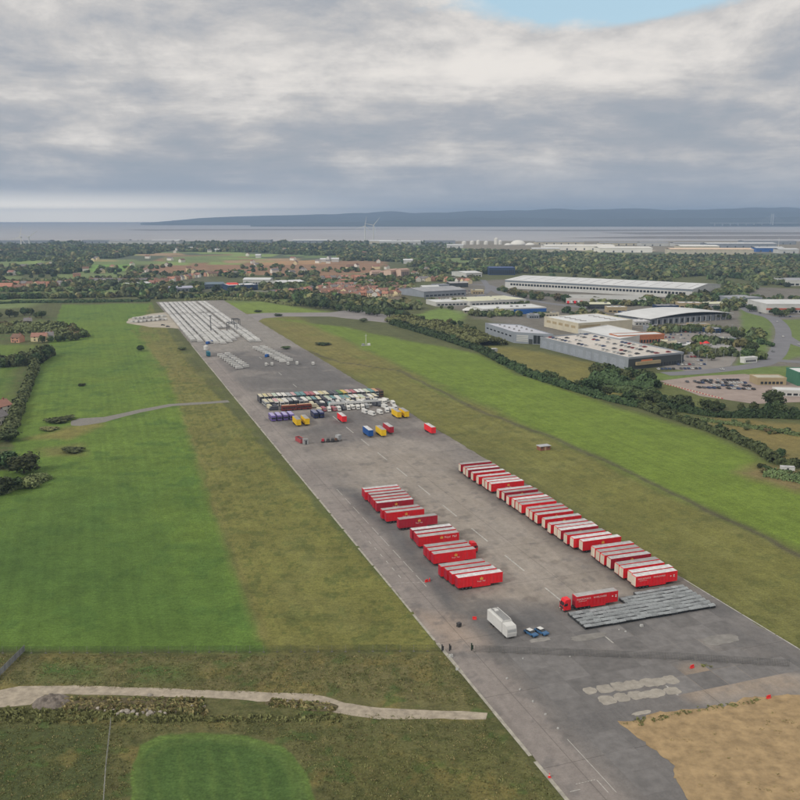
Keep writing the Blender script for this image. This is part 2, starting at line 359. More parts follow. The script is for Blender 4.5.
# patches and mounds beside the left taxi track
P.poly([(28, 438), (75, 424), (110, 416), (90, 432), (70, 440)], lin(120, 112, 66, KG), soft=4, warp=4, k=0.8)
P.poly([(40, 448), (80, 444), (86, 455), (45, 456)], lin(110, 104, 64, KG), soft=4, warp=3, k=0.7)
# right of the runway
rv = lambda u, v: W(u, v)
P.poly([rv(60, 175), rv(1000, 175), rv(1240, 172), rv(1000, 226), rv(60, 226)], DRY, soft=6, warp=5, ws=40, world=True)
P.poly([rv(640, 176), rv(1010, 180), rv(900, 214), rv(640, 214)], lin(116, 108, 64, KG), soft=16, warp=10, ws=40, world=True, k=0.7)
P.poly([rv(60, 176), rv(420, 176), rv(420, 192), rv(60, 194)], lin(98, 98, 58, KG), soft=12, warp=8, ws=30, world=True, k=0.6)
P.spots([(420, 405), (820, 670), (820, 560), (520, 430)], 16, 0.55, lin(112, 112, 66, KG), 0.6, soft=0.15, o=13)
P.spots([(300, 340), (820, 670), (820, 560), (420, 370)], 6, 0.62, lin(88, 92, 52, KG), 0.5, o=14)
P.poly([rv(60, 227.5), rv(640, 226), rv(980, 222)] + [G(*p) for p in ((262, 318), (345, 327), (400, 340), (470, 352), (520, 374), (560, 390), (640, 414), (700, 432), (748, 452), (772, 470), (850, 490), (1000, 520), (1000, 700))], lin(100, 118, 48, KG), soft=5, warp=5, ws=40, world=True)
P.poly([(215, 303), (262, 302), (330, 312), (290, 316), (240, 312)], lin(108, 124, 58, KG), soft=6, warp=5)
P.spots([(262, 318), (520, 374), (772, 470), (900, 600), (640, 480)], 40, 0.55, lin(90, 112, 44, KG), 0.55, soft=0.2, o=51)
P.strip([(292, 346), (340, 362), (400, 371), (480, 411), (560, 440), (640, 478), (800, 555), (900, 603)], 2.6, lin(80, 76, 62, KG), soft=1.5, warp=2.0, k=1.0)
P.poly([(735, 472), (760, 464), (800, 470), (830, 490), (800, 492), (765, 482)], lin(112, 102, 68, KG), soft=5, warp=5)
P.poly([(700, 418), (740, 418), (830, 428), (830, 462), (780, 462), (745, 440)], lin(118, 108, 66, KG), soft=5, warp=6, mott=0.4, ms=12)
P.poly([(480, 345), (520, 348), (625, 370), (650, 392), (600, 398), (540, 376)], lin(112, 108, 60, KG), soft=6, warp=6, mott=0.3)
P.poly([(640, 378), (668, 384), (720, 402), (690, 414), (640, 408)], lin(92, 98, 56, KG), soft=4, warp=5)
P.poly([(405, 318), (440, 308), (470, 312), (460, 322), (420, 326)], lin(104, 124, 62, KG), soft=6, warp=5)
# town ground on the right: hard standing and verges
P.poly([(430, 285), (520, 278), (830, 290), (830, 372), (690, 372), (560, 345), (480, 318), (430, 302)], lin(116, 112, 104), soft=12, warp=8)
P.poly([(740, 303), (775, 320), (770, 345), (758, 372), (735, 372), (742, 340)], lin(96, 112, 62, KG), soft=3, warp=3)
P.poly([(775, 320), (830, 318), (830, 350), (780, 362)], lin(98, 112, 62, KG), soft=3, warp=3)
P.poly([(650, 374), (700, 368), (790, 366), (790, 376), (700, 378), (655, 381)], lin(96, 112, 60, KG), soft=2, warp=3)
P.poly([(300, 283), (405, 281), (405, 300), (300, 300)], lin(112, 102, 88), soft=10, warp=8)
P.poly([(140, 276), (210, 270), (215, 292), (140, 292)], lin(96, 98, 78), soft=10, warp=8, k=0.8)
# foreground south of the fence
FG = [(-200, 652), (450, 652), (562, 800), (640, 900), (-300, 900)]
P.poly(FG, lin(88, 88, 56, KG), soft=1.5, warp=1.5, ws=8)
P.poly([(-200, 660), (440, 658), (480, 708), (330, 696), (-200, 690)], lin(100, 96, 64, KG), soft=4, warp=4, k=0.9)
P.poly([(-100, 728), (105, 724), (105, 900), (-100, 900)], lin(68, 76, 46, KG), soft=2, warp=2, k=0.9)
P.poly([(330, 745), (500, 745), (590, 900), (330, 900)], lin(88, 88, 52, KG), soft=5, warp=5, k=0.8)
P.spots(FG, 2.6, 0.56, lin(66, 72, 40, KG), 0.6, soft=0.12, o=61)
P.spots(FG, 7, 0.58, lin(112, 102, 60, KG), 0.55, soft=0.15, o=66)
P.spots(FG, 5, 0.64, lin(64, 84, 42, KG), 0.6, soft=0.1, o=77)
for pl in ([(138, 668), (188, 668), (188, 680), (140, 682)], [(40, 664), (100, 664), (100, 676), (45, 676)]): P.poly(pl, lin(64, 92, 44, KG), soft=4, warp=3, k=0.7)
gc = [(128 + 96 + 96 * math.cos(a), 800 + 68 * math.sin(a)) for a in np.linspace(math.pi, 2 * math.pi, 16)]
GREEN = [(130, 900), (131, 770), (140, 745), (160, 736), (200, 732), (245, 735), (285, 748), (306, 772), (318, 810), (330, 900)]
P.poly(GREEN, lin(84, 104, 52, KG), soft=.25, warp=0.5, ws=5); P.poly([(136, 900), (137, 774), (146, 750), (165, 741), (200, 737), (243, 740), (279, 752), (299, 775), (310, 812), (322, 900)], lin(68, 90, 46, KG), soft=.5, warp=0.6, ws=5)
for i, (a, b) in enumerate(((150, 158), (176, 186), (205, 215), (232, 240), (258, 268), (286, 294))):   # mowing arcs
    P.strip([(b - 8, 752 - 6 * math.sin(i)), (a + 8, 790), (a + 16, 860)], 1.1, lin(88, 108, 54, KG), soft=.5, warp=0.8, ws=6, k=0.32)
P.strip([(138, 800), (142, 765), (165, 745), (205, 739), (248, 743), (280, 757), (300, 785), (306, 820)], 1.4, lin(90, 108, 58, KG), soft=1.0, warp=0.6, k=0.6)
P.strip([(444, 648), (482, 694), (560, 792), (640, 890)], 2.2, lin(70, 72, 44, KG), soft=1.5, warp=0.8, k=0.8)
idx = np.arange(len(ypx) * NX).reshape(len(ypx), NX)
Q = np.stack([idx[:-1, :-1], idx[:-1, 1:], idx[1:, 1:], idx[1:, :-1]], -1).reshape(-1, 4)
def streaks(t, co, f):         # faint mowing lines along the runway
    mp = t.nodes.new('ShaderNodeMapping'); mp.vector_type = 'TEXTURE'; mp.inputs['Rotation'].default_value = (0, 0, PH); mp.inputs['Scale'].default_value = (2.6, 160, 1)
    t.links.new(co, mp.inputs[0]); nz = t.nodes.new('ShaderNodeTexNoise'); nz.inputs['Scale'].default_value = 1; nz.inputs['Detail'].default_value = 3; t.links.new(mp.outputs[0], nz.inputs['Vector'])
    return mth(t, 'MULTIPLY', f, sstep(t, nz.outputs['Fac'], 0.3, 0.7, 0.93, 1.07))
GRASSM = tintmat('grassland', (0.035, 0.16, (0.5, 0.9, 0.5), 1.7), (0.11, 0.13, 0.17, 0.24), 0.5, extra=streaks)
gme = npmesh('ground', np.stack([gX, gY, np.zeros_like(gX)], 1), Q, GRASSM); settint(gme, P.C)
tag(obj('ground', gme), kind='structure')
base = MB(); base.box(-26000, 26000, -3000, 17700, -3, -1.2)
tag(obj('terrain', base.me('terrain'), pm('open_country', lin(80, 88, 60), 0.95, (0.004, 0.2), world=True)), kind='structure')

# ------------------------------------------------------------------ sea, mudflats, far hills
SEA = pm('estuary_water', (0.37, 0.355, 0.35), 0.5, (0.0011, 0.10), world=True, spec=0.5)
s_ = MB(); s_.box(-25500, 25500, 4150, 17600, -2.5, -0.6)
tag(obj('sea', s_.me('sea'), SEA), kind='structure')
def wsheet(name, pts, z, mat, kind='structure', rag=0.0, step=None, parent=None, thick=0.0):
    L = pts
    if rag:
        L = []; n = len(pts)
        for i in range(n):
            a, b = Vector(pts[i]), Vector(pts[(i + 1) % n]); k = max(1, int((b - a).length / step))
            for j in range(k):
                p = a.lerp(b, j / k); w = rag * 2
                L.append((p.x + w * float(fbm(np.array([p.x]), np.array([p.y]), step * 3, 2)[0] - .5), p.y + w * float(fbm(np.array([p.x]), np.array([p.y]), step * 3, 55)[0] - .5)))
    m = MB(); m.prism(L, z - max(thick, 0.05), z)
    o = obj(name, m.me(name), mat, parent)
    return tag(o, kind=kind) if parent is None else o
MUD = pm('mudflat', (0.19, 0.17, 0.16), 0.85, (0.004, 0.15), world=True)
for i, pl in enumerate(([(600, 232.6), (720, 231.6), (830, 232.2), (830, 234.6), (640, 234.4)], [(640, 236.2), (830, 235.6), (830, 239), (700, 238.8), (560, 238)], [(120, 229.4), (420, 228.6), (300, 230.2), (150, 230.6)], [(430, 230), (640, 229.4), (800, 230.4), (560, 231.2)])):
    wsheet('mudflat', [G(*p) for p in pl], -0.3, MUD, rag=60, step=250)
HILL = pm('far_hills', (0.035, 0.05, 0.055), 0.95, (0.0012, 0.3), world=True)
def ridge(name, D0, D1, prof, o):
    xs = np.linspace(prof[0][0], prof[-1][0], 260); px = [p[0] for p in prof]; py = [p[1] for p in prof]
    V = []; nrow = 10
    for r in range(nrow):
        q = r / (nrow - 1); D = D0 + (D1 - D0) * q
        for x in xs:
            X = (x - 400) / 909.0 * D; yt = np.interp(x, px, py)
            top = H + (YH - yt) / 909.0 * (D0 + D1) / 2
            s = math.sin(math.pi * min(1, q * 1.05)) if q < 0.95 else 0.0
            nz = 0.55 + 0.9 * float(fbm(np.array([X]), np.array([D]), 1300, o)[0])
            V.append((X, D, -2 + max(0.0, (top + 2)) * s * nz))
    id_ = np.arange(nrow * len(xs)).reshape(nrow, -1)
    Qh = np.stack([id_[:-1, :-1], id_[:-1, 1:], id_[1:, 1:], id_[1:, :-1]], -1).reshape(-1, 4)
    tag(obj(name, npmesh(name, V, Qh, HILL, True)), kind='structure')
ridge('far_hills', 11500, 17000, [(140, 223), (200, 219), (260, 216.5), (330, 214.5), (400, 212.5), (480, 211), (540, 209.5), (620, 209.5), (700, 209), (760, 208.5), (830, 208), (1100, 209)], 3)
ridge('near_hills', 10000, 12000, [(250, 225), (330, 221.5), (420, 219.5), (520, 218), (640, 217.5), (740, 217.5), (830, 217), (1100, 217)], 8)

# ------------------------------------------------------------------ runway
V0, V1 = 83.8, 175.0
us = np.concatenate([np.arange(40, 130, 6), np.arange(130, 420, 1.0), np.arange(420, 760, 2.0), np.arange(760, 1262, 5)]); vv = np.arange(V0, V1 + 0.01, 0.95)
uu, v2 = np.meshgrid(us, vv, indexing='ij'); uu, v2 = uu.ravel(), v2.ravel()
edge = np.where((v2 <= V0 + 0.01), -1, np.where(v2 >= vv[-1] - 0.01, 1, 0))
v3 = v2 + edge * 0.9 * (fbm(uu, v2, 6, 4) - 0.5) * 2
wx, wy = uu * RU[0] + v3 * RV[0], uu * RU[1] + v3 * RV[1]
KA = 1.28
TAUPE, TDARK, TMID, TLIGHT = lin(132, 125, 117, KA), lin(90, 89, 89, KA), lin(112, 108, 106, KA), lin(146, 139, 130, KA)
RP = Painter(wx, wy, lin(116, 111, 107, KA))
ruv = lambda *L: [W(u, v) for u, v in L]
RP.poly(ruv((218, 104), (425, 106), (425, 156), (218, 156)), TAUPE, soft=10, warp=5, world=True, mott=0.25, ms=18)
RP.poly(ruv((225, 95), (360, 95), (352, 104), (236, 104)), TDARK, soft=4, warp=3, world=True)
RP.poly(ruv((219, 152), (370, 150), (370, 176), (219, 176)), lin(102, 97, 92, KA), soft=4, warp=3, world=True, k=0.9)
RP.poly(ruv((30, 100), (208, 96), (226, 110), (214, 130), (216, 176), (30, 176)), lin(100, 98, 97, KA), soft=6, warp=5, world=True, mott=0.3, ms=9)
RP.poly(ruv((203, 95), (228, 95), (226, 112), (218, 126), (203, 118)), TDARK, soft=5, warp=4, world=True, k=0.9)
RP.poly(ruv((196, 100), (203, 96), (206, 176), (198, 176)), TDARK, soft=2.5, warp=2, world=True, k=0.8)
RP.poly(ruv((150, 104), (185, 100), (185, 122), (170, 112)), TDARK, soft=5, warp=4, world=True, k=0.5)
RP.poly(ruv((40, 94), (130, 97), (146, 102), (110, 108), (40, 106)), TDARK, soft=5, warp=4, world=True, k=0.6)
RP.poly([(690, 668), (728, 668), (800, 678), (800, 692), (700, 702), (680, 690)], lin(138, 122, 104, KA), soft=3, warp=4, k=0.8)
RP.poly(ruv((540, 92), (770, 92), (770, 176), (540, 176)), TDARK, soft=14, warp=10, ws=40, world=True, k=0.85, mott=0.3, ms=25)
RP.poly(ruv((430, 100), (500, 98), (500, 176), (430, 176)), lin(104, 100, 98, KA), soft=9, warp=8, world=True, k=0.8)
RP.poly(ruv((452, 96), (505, 94), (505, 150), (470, 150)), TDARK, soft=6, warp=5, world=True, k=0.5)
RP.poly(ruv((770, 84), (1262, 84), (1262, 176), (770, 176)), lin(124, 120, 115, KA), soft=10, warp=6, world=True)
RP.poly(ruv((30, 83), (770, 83), (770, 94), (203, 94.5), (30, 94)), lin(122, 116, 112, KA), soft=1.6, warp=0.8, world=True)
RP.poly(ruv((205, 84), (232, 84), (225, 96), (206, 96)), lin(136, 124, 114, KA), soft=4, warp=4, world=True)
RP.spots([(380, 470), (560, 560), (640, 640), (480, 640)], 6, 0.63, lin(104, 98, 92, KA), 0.7, soft=0.08, o=31)
RP.spots([(150, 300), (400, 395), (830, 690), (560, 830), (430, 640)], 3, 0.66, lin(92, 90, 89, KA), 0.45, soft=0.06, o=35)
RP.spots([(150, 300), (400, 395), (830, 690), (560, 830), (430, 640)], 22, 0.60, lin(136, 130, 124, KA), 0.4, soft=0.12, o=37)
RP.strip([(445, 655), (520, 657), (640, 655), (800, 664)], 2.2, lin(84, 84, 84, KA), soft=1.5, warp=1.0, k=0.5)
def seams(t, co, f):
    bt = t.nodes.new('ShaderNodeTexBrick'); bt.offset = 0.0; bt.inputs['Scale'].default_value = 1.0
    for k, q in (('Brick Width', 45.6), ('Row Height', 30.0), ('Mortar Size', 0.16), ('Mortar Smooth', 0.6), ('Bias', 0.0)): bt.inputs[k].default_value = q
    bt.inputs['Color1'].default_value = bt.inputs['Color2'].default_value = (1, 1, 1, 1); bt.inputs['Mortar'].default_value = (0.7, 0.7, 0.7, 1)
    t.links.new(co, bt.inputs['Vector']); return mth(t, 'MULTIPLY', f, bt.outputs['Color'])
RWM = tintmat('runway_asphalt', (0.05, (0.35, 0.06, 0.3), 0.5, 2.2), (0.09, 0.09, 0.09, 0.08), 0.15, 0.88, seams)
rid = np.arange(len(uu)).reshape(len(us), len(vv))
RQ = np.stack([rid[:-1, :-1], rid[:-1, 1:], rid[1:, 1:], rid[1:, :-1]], -1).reshape(-1, 4)
rme = npmesh('runway', np.stack([v3, uu, np.full_like(uu, 0.05)], 1), RQ, RWM); settint(rme, RP.C)
runway = tag(obj('runway', rme, rz=PH), kind='structure')
# pieces laid on it (children, in runway coordinates x = v, y = u)
def lay(name, mat, v0, v1, u0, u1, z0=0.02, z1=0.056, slant=0.0):
    m = MB(); m.box(v0, v1, u0, u1, z0, z1)
    if slant: m.v = [(x + slant * (y - u0), y, z) for x, y, z in m.v]
    return obj(name, m.me(name), mat, runway)
for u in np.arange(161.5, 520, 28.9): lay('centre_line_dash', PAINT, 129.25, 129.75, u + (0 if u > 200 else 4), u + (14.5 if u > 200 else 9))
for u in (560, 590, 640, 690, 720): lay('centre_line_dash', PAINT, 129.2, 129.7, u, u + 12)
KERB = pm('pale_kerb_strip', (0.36, 0.34, 0.29), 0.9, (0.5, 0.3))
for k in range(40):
    u0 = 60 + k * 19; lay('edge_strip', KERB, 83.35 + rng.uniform(-.1, .1), 84.05 + rng.uniform(-.12, .25), u0, u0 + rng.uniform(16.5, 18.98), z1=0.062)
for k in range(9): lay('edge_line', PAINT, 175.0, 175.35, 100 + k * 14, 100 + k * 14 + 13.5, z1=0.06)
for k in range(9): lay('lane_line', PAINT, 94.35, 94.55, 247 + k * 12.4, 247 + k * 12.4 + rng.uniform(8, 12), z1=0.058)
for k in range(4): lay('lane_line', PAINT, 94.4, 94.55, 60 + k * 26, 60 + k * 26 + 20, z1=0.058)
for k in range(7): lay('bay_line', PAINT, 88.0 + 0.7 * k, 88.45 + 0.7 * k, 143.0, 143.16, z1=0.058)
lay('bay_line', PAINT, 92.8, 92.95, 138.5, 143.0, z1=0.058); lay('bay_line', PAINT, 85.6, 88.0, 141.2, 141.36, z1=0.057)
for k in range(8):      # short worn dashes where lorries turn
    lay('worn_dash', PAINT, 89.0 + rng.uniform(-.1, .1), 89.18, 256 + k * 6.5, 258.5 + k * 6.5, z1=0.058)
for k in range(6): lay('worn_dash', PAINT, 86.2 + k * 1.6, 87.1 + k * 1.6, 252.5 - k * 0.5, 252.7 - k * 0.5, z1=0.058)
PATCHM = pm('pale_repair', (0.33, 0.305, 0.265), 0.92, (0.5, 0.2), rnd=0.15)
def blob(name, mat, px, py, rx, ry, par, z=0.065):
    u, v = UV(px, py); pts = []
    sp = rng.uniform(2.6, 4.0)
    for i in range(18):
        a = 2 * math.pi * i / 18; q = (abs(math.cos(a)) ** sp + abs(math.sin(a)) ** sp) ** (-1 / sp) * rng.uniform(0.86, 1.08)
        pts.append((v + rx * q * math.cos(a) * rng.uniform(.94, 1.06), u + ry * q * math.sin(a)))
    blob.n += 1; m = MB(); pts = [(v + (a_ - v) * 1.1, u + (b_ - u) * 1.08) for a_, b_ in pts]; m.prism(pts, 0.02, z + blob.n * .0022); return obj(name, m.me(name), mat, par)
blob.n = 0
for px, py, rx, ry in ((605, 689, 2.0, 1.9), (620, 686.5, 2.0, 2.0), (633, 685, 2.4, 2.0), (649, 682.5, 2.0, 1.9), (657, 682, 1.8, 1.8), (670, 680, 2.0, 1.9), (607, 700, 2.0, 1.9), (622, 697.5, 1.8, 1.9), (636, 695.5, 1.9, 1.8), (645, 695, 1.5, 1.4), (655, 693.5, 2.6, 1.7), (672, 691, 1.9, 1.6), (590, 691, 1.6, 1.5), (642, 713, 2.4, .7),):
    blob('pale_repair_patch', PATCHM, px, py, rx, ry, runway)
OLDP = pm('old_concrete_patch', (0.225, 0.215, 0.2), 0.92, (0.4, 0.2), rnd=0.2)
for px, py, rx, ry in ((588, 637, 5, 1.6), (540, 640, 3, 1.0), (720, 640, 5, 2.5), (300, 393, 7, 4)):
    blob('worn_patch', OLDP, px, py, rx, ry, runway, 0.065)
# old concrete bays at the near end, each one a slab of its own
SLABM = pm('old_concrete_slab', lin(101, 99, 98, KA), 0.9, (0.35, 0.2), rnd=0.13, world=True)
slab = MB(); slab.box(-3.74, 3.74, -3.74, 3.74, 0.0, 0.008); slme = slab.me('slab', SLABM)
for i in range(10):
    for j in range(10):
        u, v = 139 + i * 7.6, 103 + j * 7.6
        if v > 171 or (u < 163 and v > 106) or (v < 108 and u > 200): continue
        if rng.random() < 0.12: continue
        s = obj('concrete_slab', slme, None, runway, (v, u, 0.05 + rng.uniform(-0.003, 0.004))); s.rotation_euler[2] = rng.uniform(-.004, .004)
# sand and gravel sheets
SANDM = pm('bare_sand', lin(156, 134, 100), 0.95, (0.3, 0.3), bump=0.8, world=True)
wsheet('sand_patch', [G(*p) for p in ((622, 722), (660, 714), (700, 708), (752, 700), (830, 690), (1000, 668), (1000, 900), (735, 900), (690, 800), (660, 760), (640, 738))], 0.11, SANDM, rag=2.6, step=1.2)
TRACKM = pm('chalk_track', lin(160, 150, 134), 0.95, (0.45, 0.3), world=True, bump=0.3)
wsheet('track', [G(*p) for p in ((-120, 689), (0, 690), (20, 686), (90, 686.5), (200, 690), (310, 694), (345, 703), (385, 708.5), (487, 712), (485, 719), (380, 719.5), (335, 712), (305, 704), (200, 697.5), (95, 694.5), (45, 695), (30, 705), (0, 708), (-120, 712))], 0.03, TRACKM, rag=0.7, step=1.8)
TARM = pm('taxiway_tarmac', lin(122, 118, 116, KA), 0.9, (0.05, 0.12), world=True)
wsheet('taxi_track', [G(*p) for p in ((72, 421), (80, 418.5), (105, 417), (140, 409.5), (170, 404), (228, 400.5), (230, 402.5), (175, 406), (140, 412.5), (105, 422), (80, 426), (72, 425.5))], 0.04, pm('left_taxi', lin(112, 110, 104, KA), 0.9, world=True), rag=1.5, step=5)
wsheet('taxiway', [G(*p) for p in ((226, 316), (262, 313), (330, 312.5), (352, 309.5), (368, 311), (400, 318), (405, 322), (385, 322.5), (330, 316.5), (285, 316.5), (262, 318.5), (252, 326), (262, 338), (240, 330))], 0.045, TARM, rag=2, step=8)
wsheet('gravel_pad', [G(*p) for p in ((128, 319), (150, 314), (168, 312), (190, 330), (172, 328), (150, 327), (126, 323))], 0.06, pm('pale_gravel', lin(172, 164, 150), 0.95, (0.08, 0.2), world=True), rag=2.5, step=6)
# roads on the right
ROADM = pm('road_asphalt', lin(118, 118, 122), 0.85, (0.06, 0.1), world=True)
def road(pts, w, z=0.07, name='road', mat=None, par=None):
    L = [Vector(G(*p)) for p in pts]; a, b = [], []
    D = []
    for i in range(len(L) - 1):
        for j in range(6):
            t = j / 6; p0 = L[max(i - 1, 0)]; p1, p2 = L[i], L[i + 1]; p3 = L[min(i + 2, len(L) - 1)]
            D.append(0.5 * ((2 * p1) + (p2 - p0) * t + (2 * p0 - 5 * p1 + 4 * p2 - p3) * t * t + (3 * p1 - p0 - 3 * p2 + p3) * t ** 3))
    D.append(L[-1])
    for i, p in enumerate(D):
        d = (D[min(i + 1, len(D) - 1)] - D[max(i - 1, 0)]).normalized(); q = Vector((-d.y, d.x)) * w / 2
        a.append(tuple(p + q)); b.append(tuple(p - q))
    m = MB(); n = len(a)
    m.v = [(x, y, z) for x, y in a] + [(x, y, z) for x, y in b]
    m.f = [(i, i + 1, n + i + 1, n + i) for i in range(n - 1)]
    me = bpy.data.meshes.new(name); me.from_pydata(m.v, [], m.f); me.update()
    o = obj(name, me, mat or ROADM, par)
    return tag(o, kind='structure') if par is None else o
road([(735, 290), (744, 296), (742, 304), (752, 312), (772, 318), (783, 330), (780, 348), (770, 360), (752, 366), (700, 372), (665, 374)], 15)
road([(772, 318), (800, 316), (850, 316)], 14, 0.078); road([(783, 335), (800, 345), (830, 352)], 12, 0.082); road([(770, 360), (800, 362), (840, 364)], 14, 0.086)
road([(470, 284), (490, 286), (500, 293), (530, 300), (570, 306), (640, 312)], 14, 0.074)
road([(483, 280), (488, 290), (470, 300), (440, 306)], 10, 0.09)
road([(250, 291), (300, 290), (340, 278), (372, 276)], 10, 0.08, mat=pm('pale_road', lin(150, 150, 146), 0.9, world=True))
LOTM = pm('pink_block_paving', lin(152, 138, 130), 0.9, (0.1, 0.16), world=True)
wsheet('parking_ground', [G(*p) for p in ((660, 381), (700, 376), (745, 374), (795, 382), (830, 394), (800, 402), (755, 404), (700, 396))], 0.07, LOTM, rag=0.6, step=5)
wsheet('retail_parking', [G(*p) for p in ((640, 332), (690, 322), (735, 332), (742, 350), (730, 366), (690, 372), (640, 362))], 0.06, pm('lot_asphalt', lin(136, 131, 126), 0.9, (0.07, 0.15), world=True), rag=1, step=8)

# ------------------------------------------------------------------ vehicles
def wheel_me(r, w):
    m = MB(); m.cyl((0, -w / 2, 0), (0, w / 2, 0), r, n=12); return m.me('wheel', TYRE)
def rim_me(r, w):
    m = MB(); m.cyl((0, -w / 2 - 0.01, 0), (0, w / 2 + 0.01, 0), r * 0.55, n=8); return m.me('rim', GALVD)
WH, RM = wheel_me(0.5, 0.34), rim_me(0.5, 0.34)
WHS, RMS = wheel_me(0.33, 0.22), rim_me(0.33, 0.22)
_cache = {}
def cme(key, fn):
    if key not in _cache: _cache[key] = fn()
    return _cache[key]
def flat_text(body, size):
    c = bpy.data.curves.new('lettering', 'FONT'); c.body = body; c.size = size; c.align_x = 'CENTER'; c.align_y = 'CENTER'; c.extrude = 0.004
    c.resolution_u = 2
    o = bpy.data.objects.new('lettering', c); COL.objects.link(o); bpy.context.view_layer.update()
    me = bpy.data.meshes.new_from_object(o.evaluated_get(bpy.context.evaluated_depsgraph_get())); bpy.data.objects.remove(o)
    me.materials.clear(); me.materials.append(LETTER); return me
def emblem_me():     # crown over a small cross
    m = MB()
    for i, x in enumerate((-.42, -.21, 0, .21, .42)):
        m.box(x - .09, x + .09, -0.012, 0, 0.12, 0.5 + (0.2 if i % 2 == 0 else 0.05))
    m.box(-.52, .52, -0.014, 0, -.02, .14); m.box(-.06, .06, -.013, 0, .7, .95); m.box(-.16, .16, -.0125, 0, .78, .86)
    return m.me('emblem', GOLD)
def trailer(label, u, v, length=15.4, body=RED, roof=ROOFW, door=CREAM, mark='emblem', height=4.35, group=None, w=2.55, name='semi_trailer', along='v', skirt=True, flip=False):
    """box trailer; local x = length (doors at -x end), local y = width, near side = -y"""
    x, y = W(u, v); rz = PH if along == 'v' else PH - R(90)
    if flip: rz += math.pi
    t = thing(name, label, 'trailer', (x, y, 0.06), rz + R(rng.uniform(-.5, .5)), group)
    L2, w2 = length / 2, w / 2; z0 = 0.95
    key = (round(length, 1), height)
    def bd():
        m = MB(); m.box(-L2, L2, -w2, w2, z0, height - 0.06); return m.me('body')
    obj('body', cme(('b', *key), bd), body, t)
    def rf():
        m = MB(); m.box(-L2 + 0.12, L2 - 0.12, -w2 + 0.1, w2 - 0.1, height - 0.06, height)
        for i in range(1, int(length // 1.6)): m.box(-L2 + i * 1.6 - .03, -L2 + i * 1.6 + .03, -w2 + .14, w2 - .14, height, height + 0.025)
        return m.me('roof')
    obj('roof', cme(('r', *key), rf), roof, t)
    def dr(s):
        def f():
            m = MB(); m.box(-L2 - 0.05, -L2, 0.03 if s > 0 else -w2 + .1, w2 - .1 if s > 0 else -.03, z0 + .1, height - .22); return m.me('rear_door')
        return f
    for s in (-1, 1): obj('rear_door', cme(('d', s, *key), dr(s)), door, t)
    def rail():
        m = MB()
        for s in (-1, 1):
            m.box(-L2, L2, s * w2 - (0.02 if s > 0 else 0.02), s * w2 + 0.02, height - .2, height - .1); m.box(-L2, L2, s * w2 - .02, s * w2 + .02, z0, z0 + .1)
        return m.me('side_rail')
    obj('side_rail', cme(('s', *key), rail), body, t)
    def ch():
        m = MB(); m.box(-L2 + .3, L2 - .2, -.45, -.3, .7, z0); m.box(-L2 + .3, L2 - .2, .3, .45, .7, z0); m.box(-L2 + .05, -L2 + .2, -w2 + .1, w2 - .1, .5, .7)
        return m.me('chassis')
    obj('chassis', cme(('c', *key), ch), DARK, t)
    if skirt:
        def sk():
            m = MB(); m.box(-L2 + 4.9, L2 - 4.2, -w2 + .02, -w2 + .06, .42, z0 - .003); m.box(-L2 + 4.9, L2 - 4.2, w2 - .06, w2 - .02, .42, z0 - .003); return m.me('side_skirt')
        obj('side_skirt', cme(('k', *key), sk), body, t)
    for ax in (1.6, 2.9, 4.2):
        for s in (-1, 1):
            q = obj('wheel', WH, None, t, (-L2 + ax, s * (w2 - .19), .5)); obj('rim', RM, None, q)
    lg = cme('leg', lambda: MB().box(-.07, .07, -.07, .07, 0, .95).box(-.16, .16, -.16, .16, -.02, .03).me('landing_leg'))
    for s in (-1, 1): obj('landing_leg', lg, DARK, t, (L2 - 2.9, s * .8, 0))
    if mark == 'emblem':
        obj('emblem', cme('emb', emblem_me), None, t, (0.35, -w2 - .002, 2.75))
        obj('lettering', cme('rm', lambda: flat_text('Royal', 0.62)), None, t, (-.4, -w2 - .008, 2.25), rx=R(90)); obj('lettering', cme('rm2', lambda: flat_text('Mail', 0.62)), None, t, (1.2, -w2 - .008, 2.25), rx=R(90))
    elif mark == 'name':
        obj('lettering', cme('rmb', lambda: flat_text('Royal', 1.05)), None, t, (3.2, -w2 - .008, 3.2), rx=R(90)); obj('lettering', cme('rmb2', lambda: flat_text('Mail', 1.05)), None, t, (5.9, -w2 - .008, 3.2), rx=R(90)); obj('emblem', cme('emb', emblem_me), None, t, (1.0, -w2 - .002, 2.85))
    elif mark == 'parcel':
        obj('lettering', cme('pf', lambda: flat_text('PARCELFORCE', 0.72)), None, t, (-4.6, -w2 - .008, 3.35), rx=R(90)); obj('lettering', cme('pfw', lambda: flat_text('WORLDWIDE', 0.72)), None, t, (.9, -w2 - .008, 3.35), rx=R(90))
        o = obj('lettering', cme('pf2', lambda: flat_text('parcelforce.com', 0.42)), None, t, (-5.0, -w2 - .008, 2.75), rx=R(90))
        obj('emblem', cme('emb2', lambda: MB().box(-.3, .3, -.012, 0, 0, .18).box(-.1, .1, -.013, 0, .18, .7).box(-.3, .3, -.0125, 0, .52, .7).me('emblem', LETTER)), None, t, (6.4, -w2 - .002, 2.5))
        obj('emblem', cme('emb3', lambda: MB().box(-.2, .2, -.012, 0, 0, .34).me('emblem', LETTER)), None, t, (5.2, -w2 - .002, 2.7))
    return t
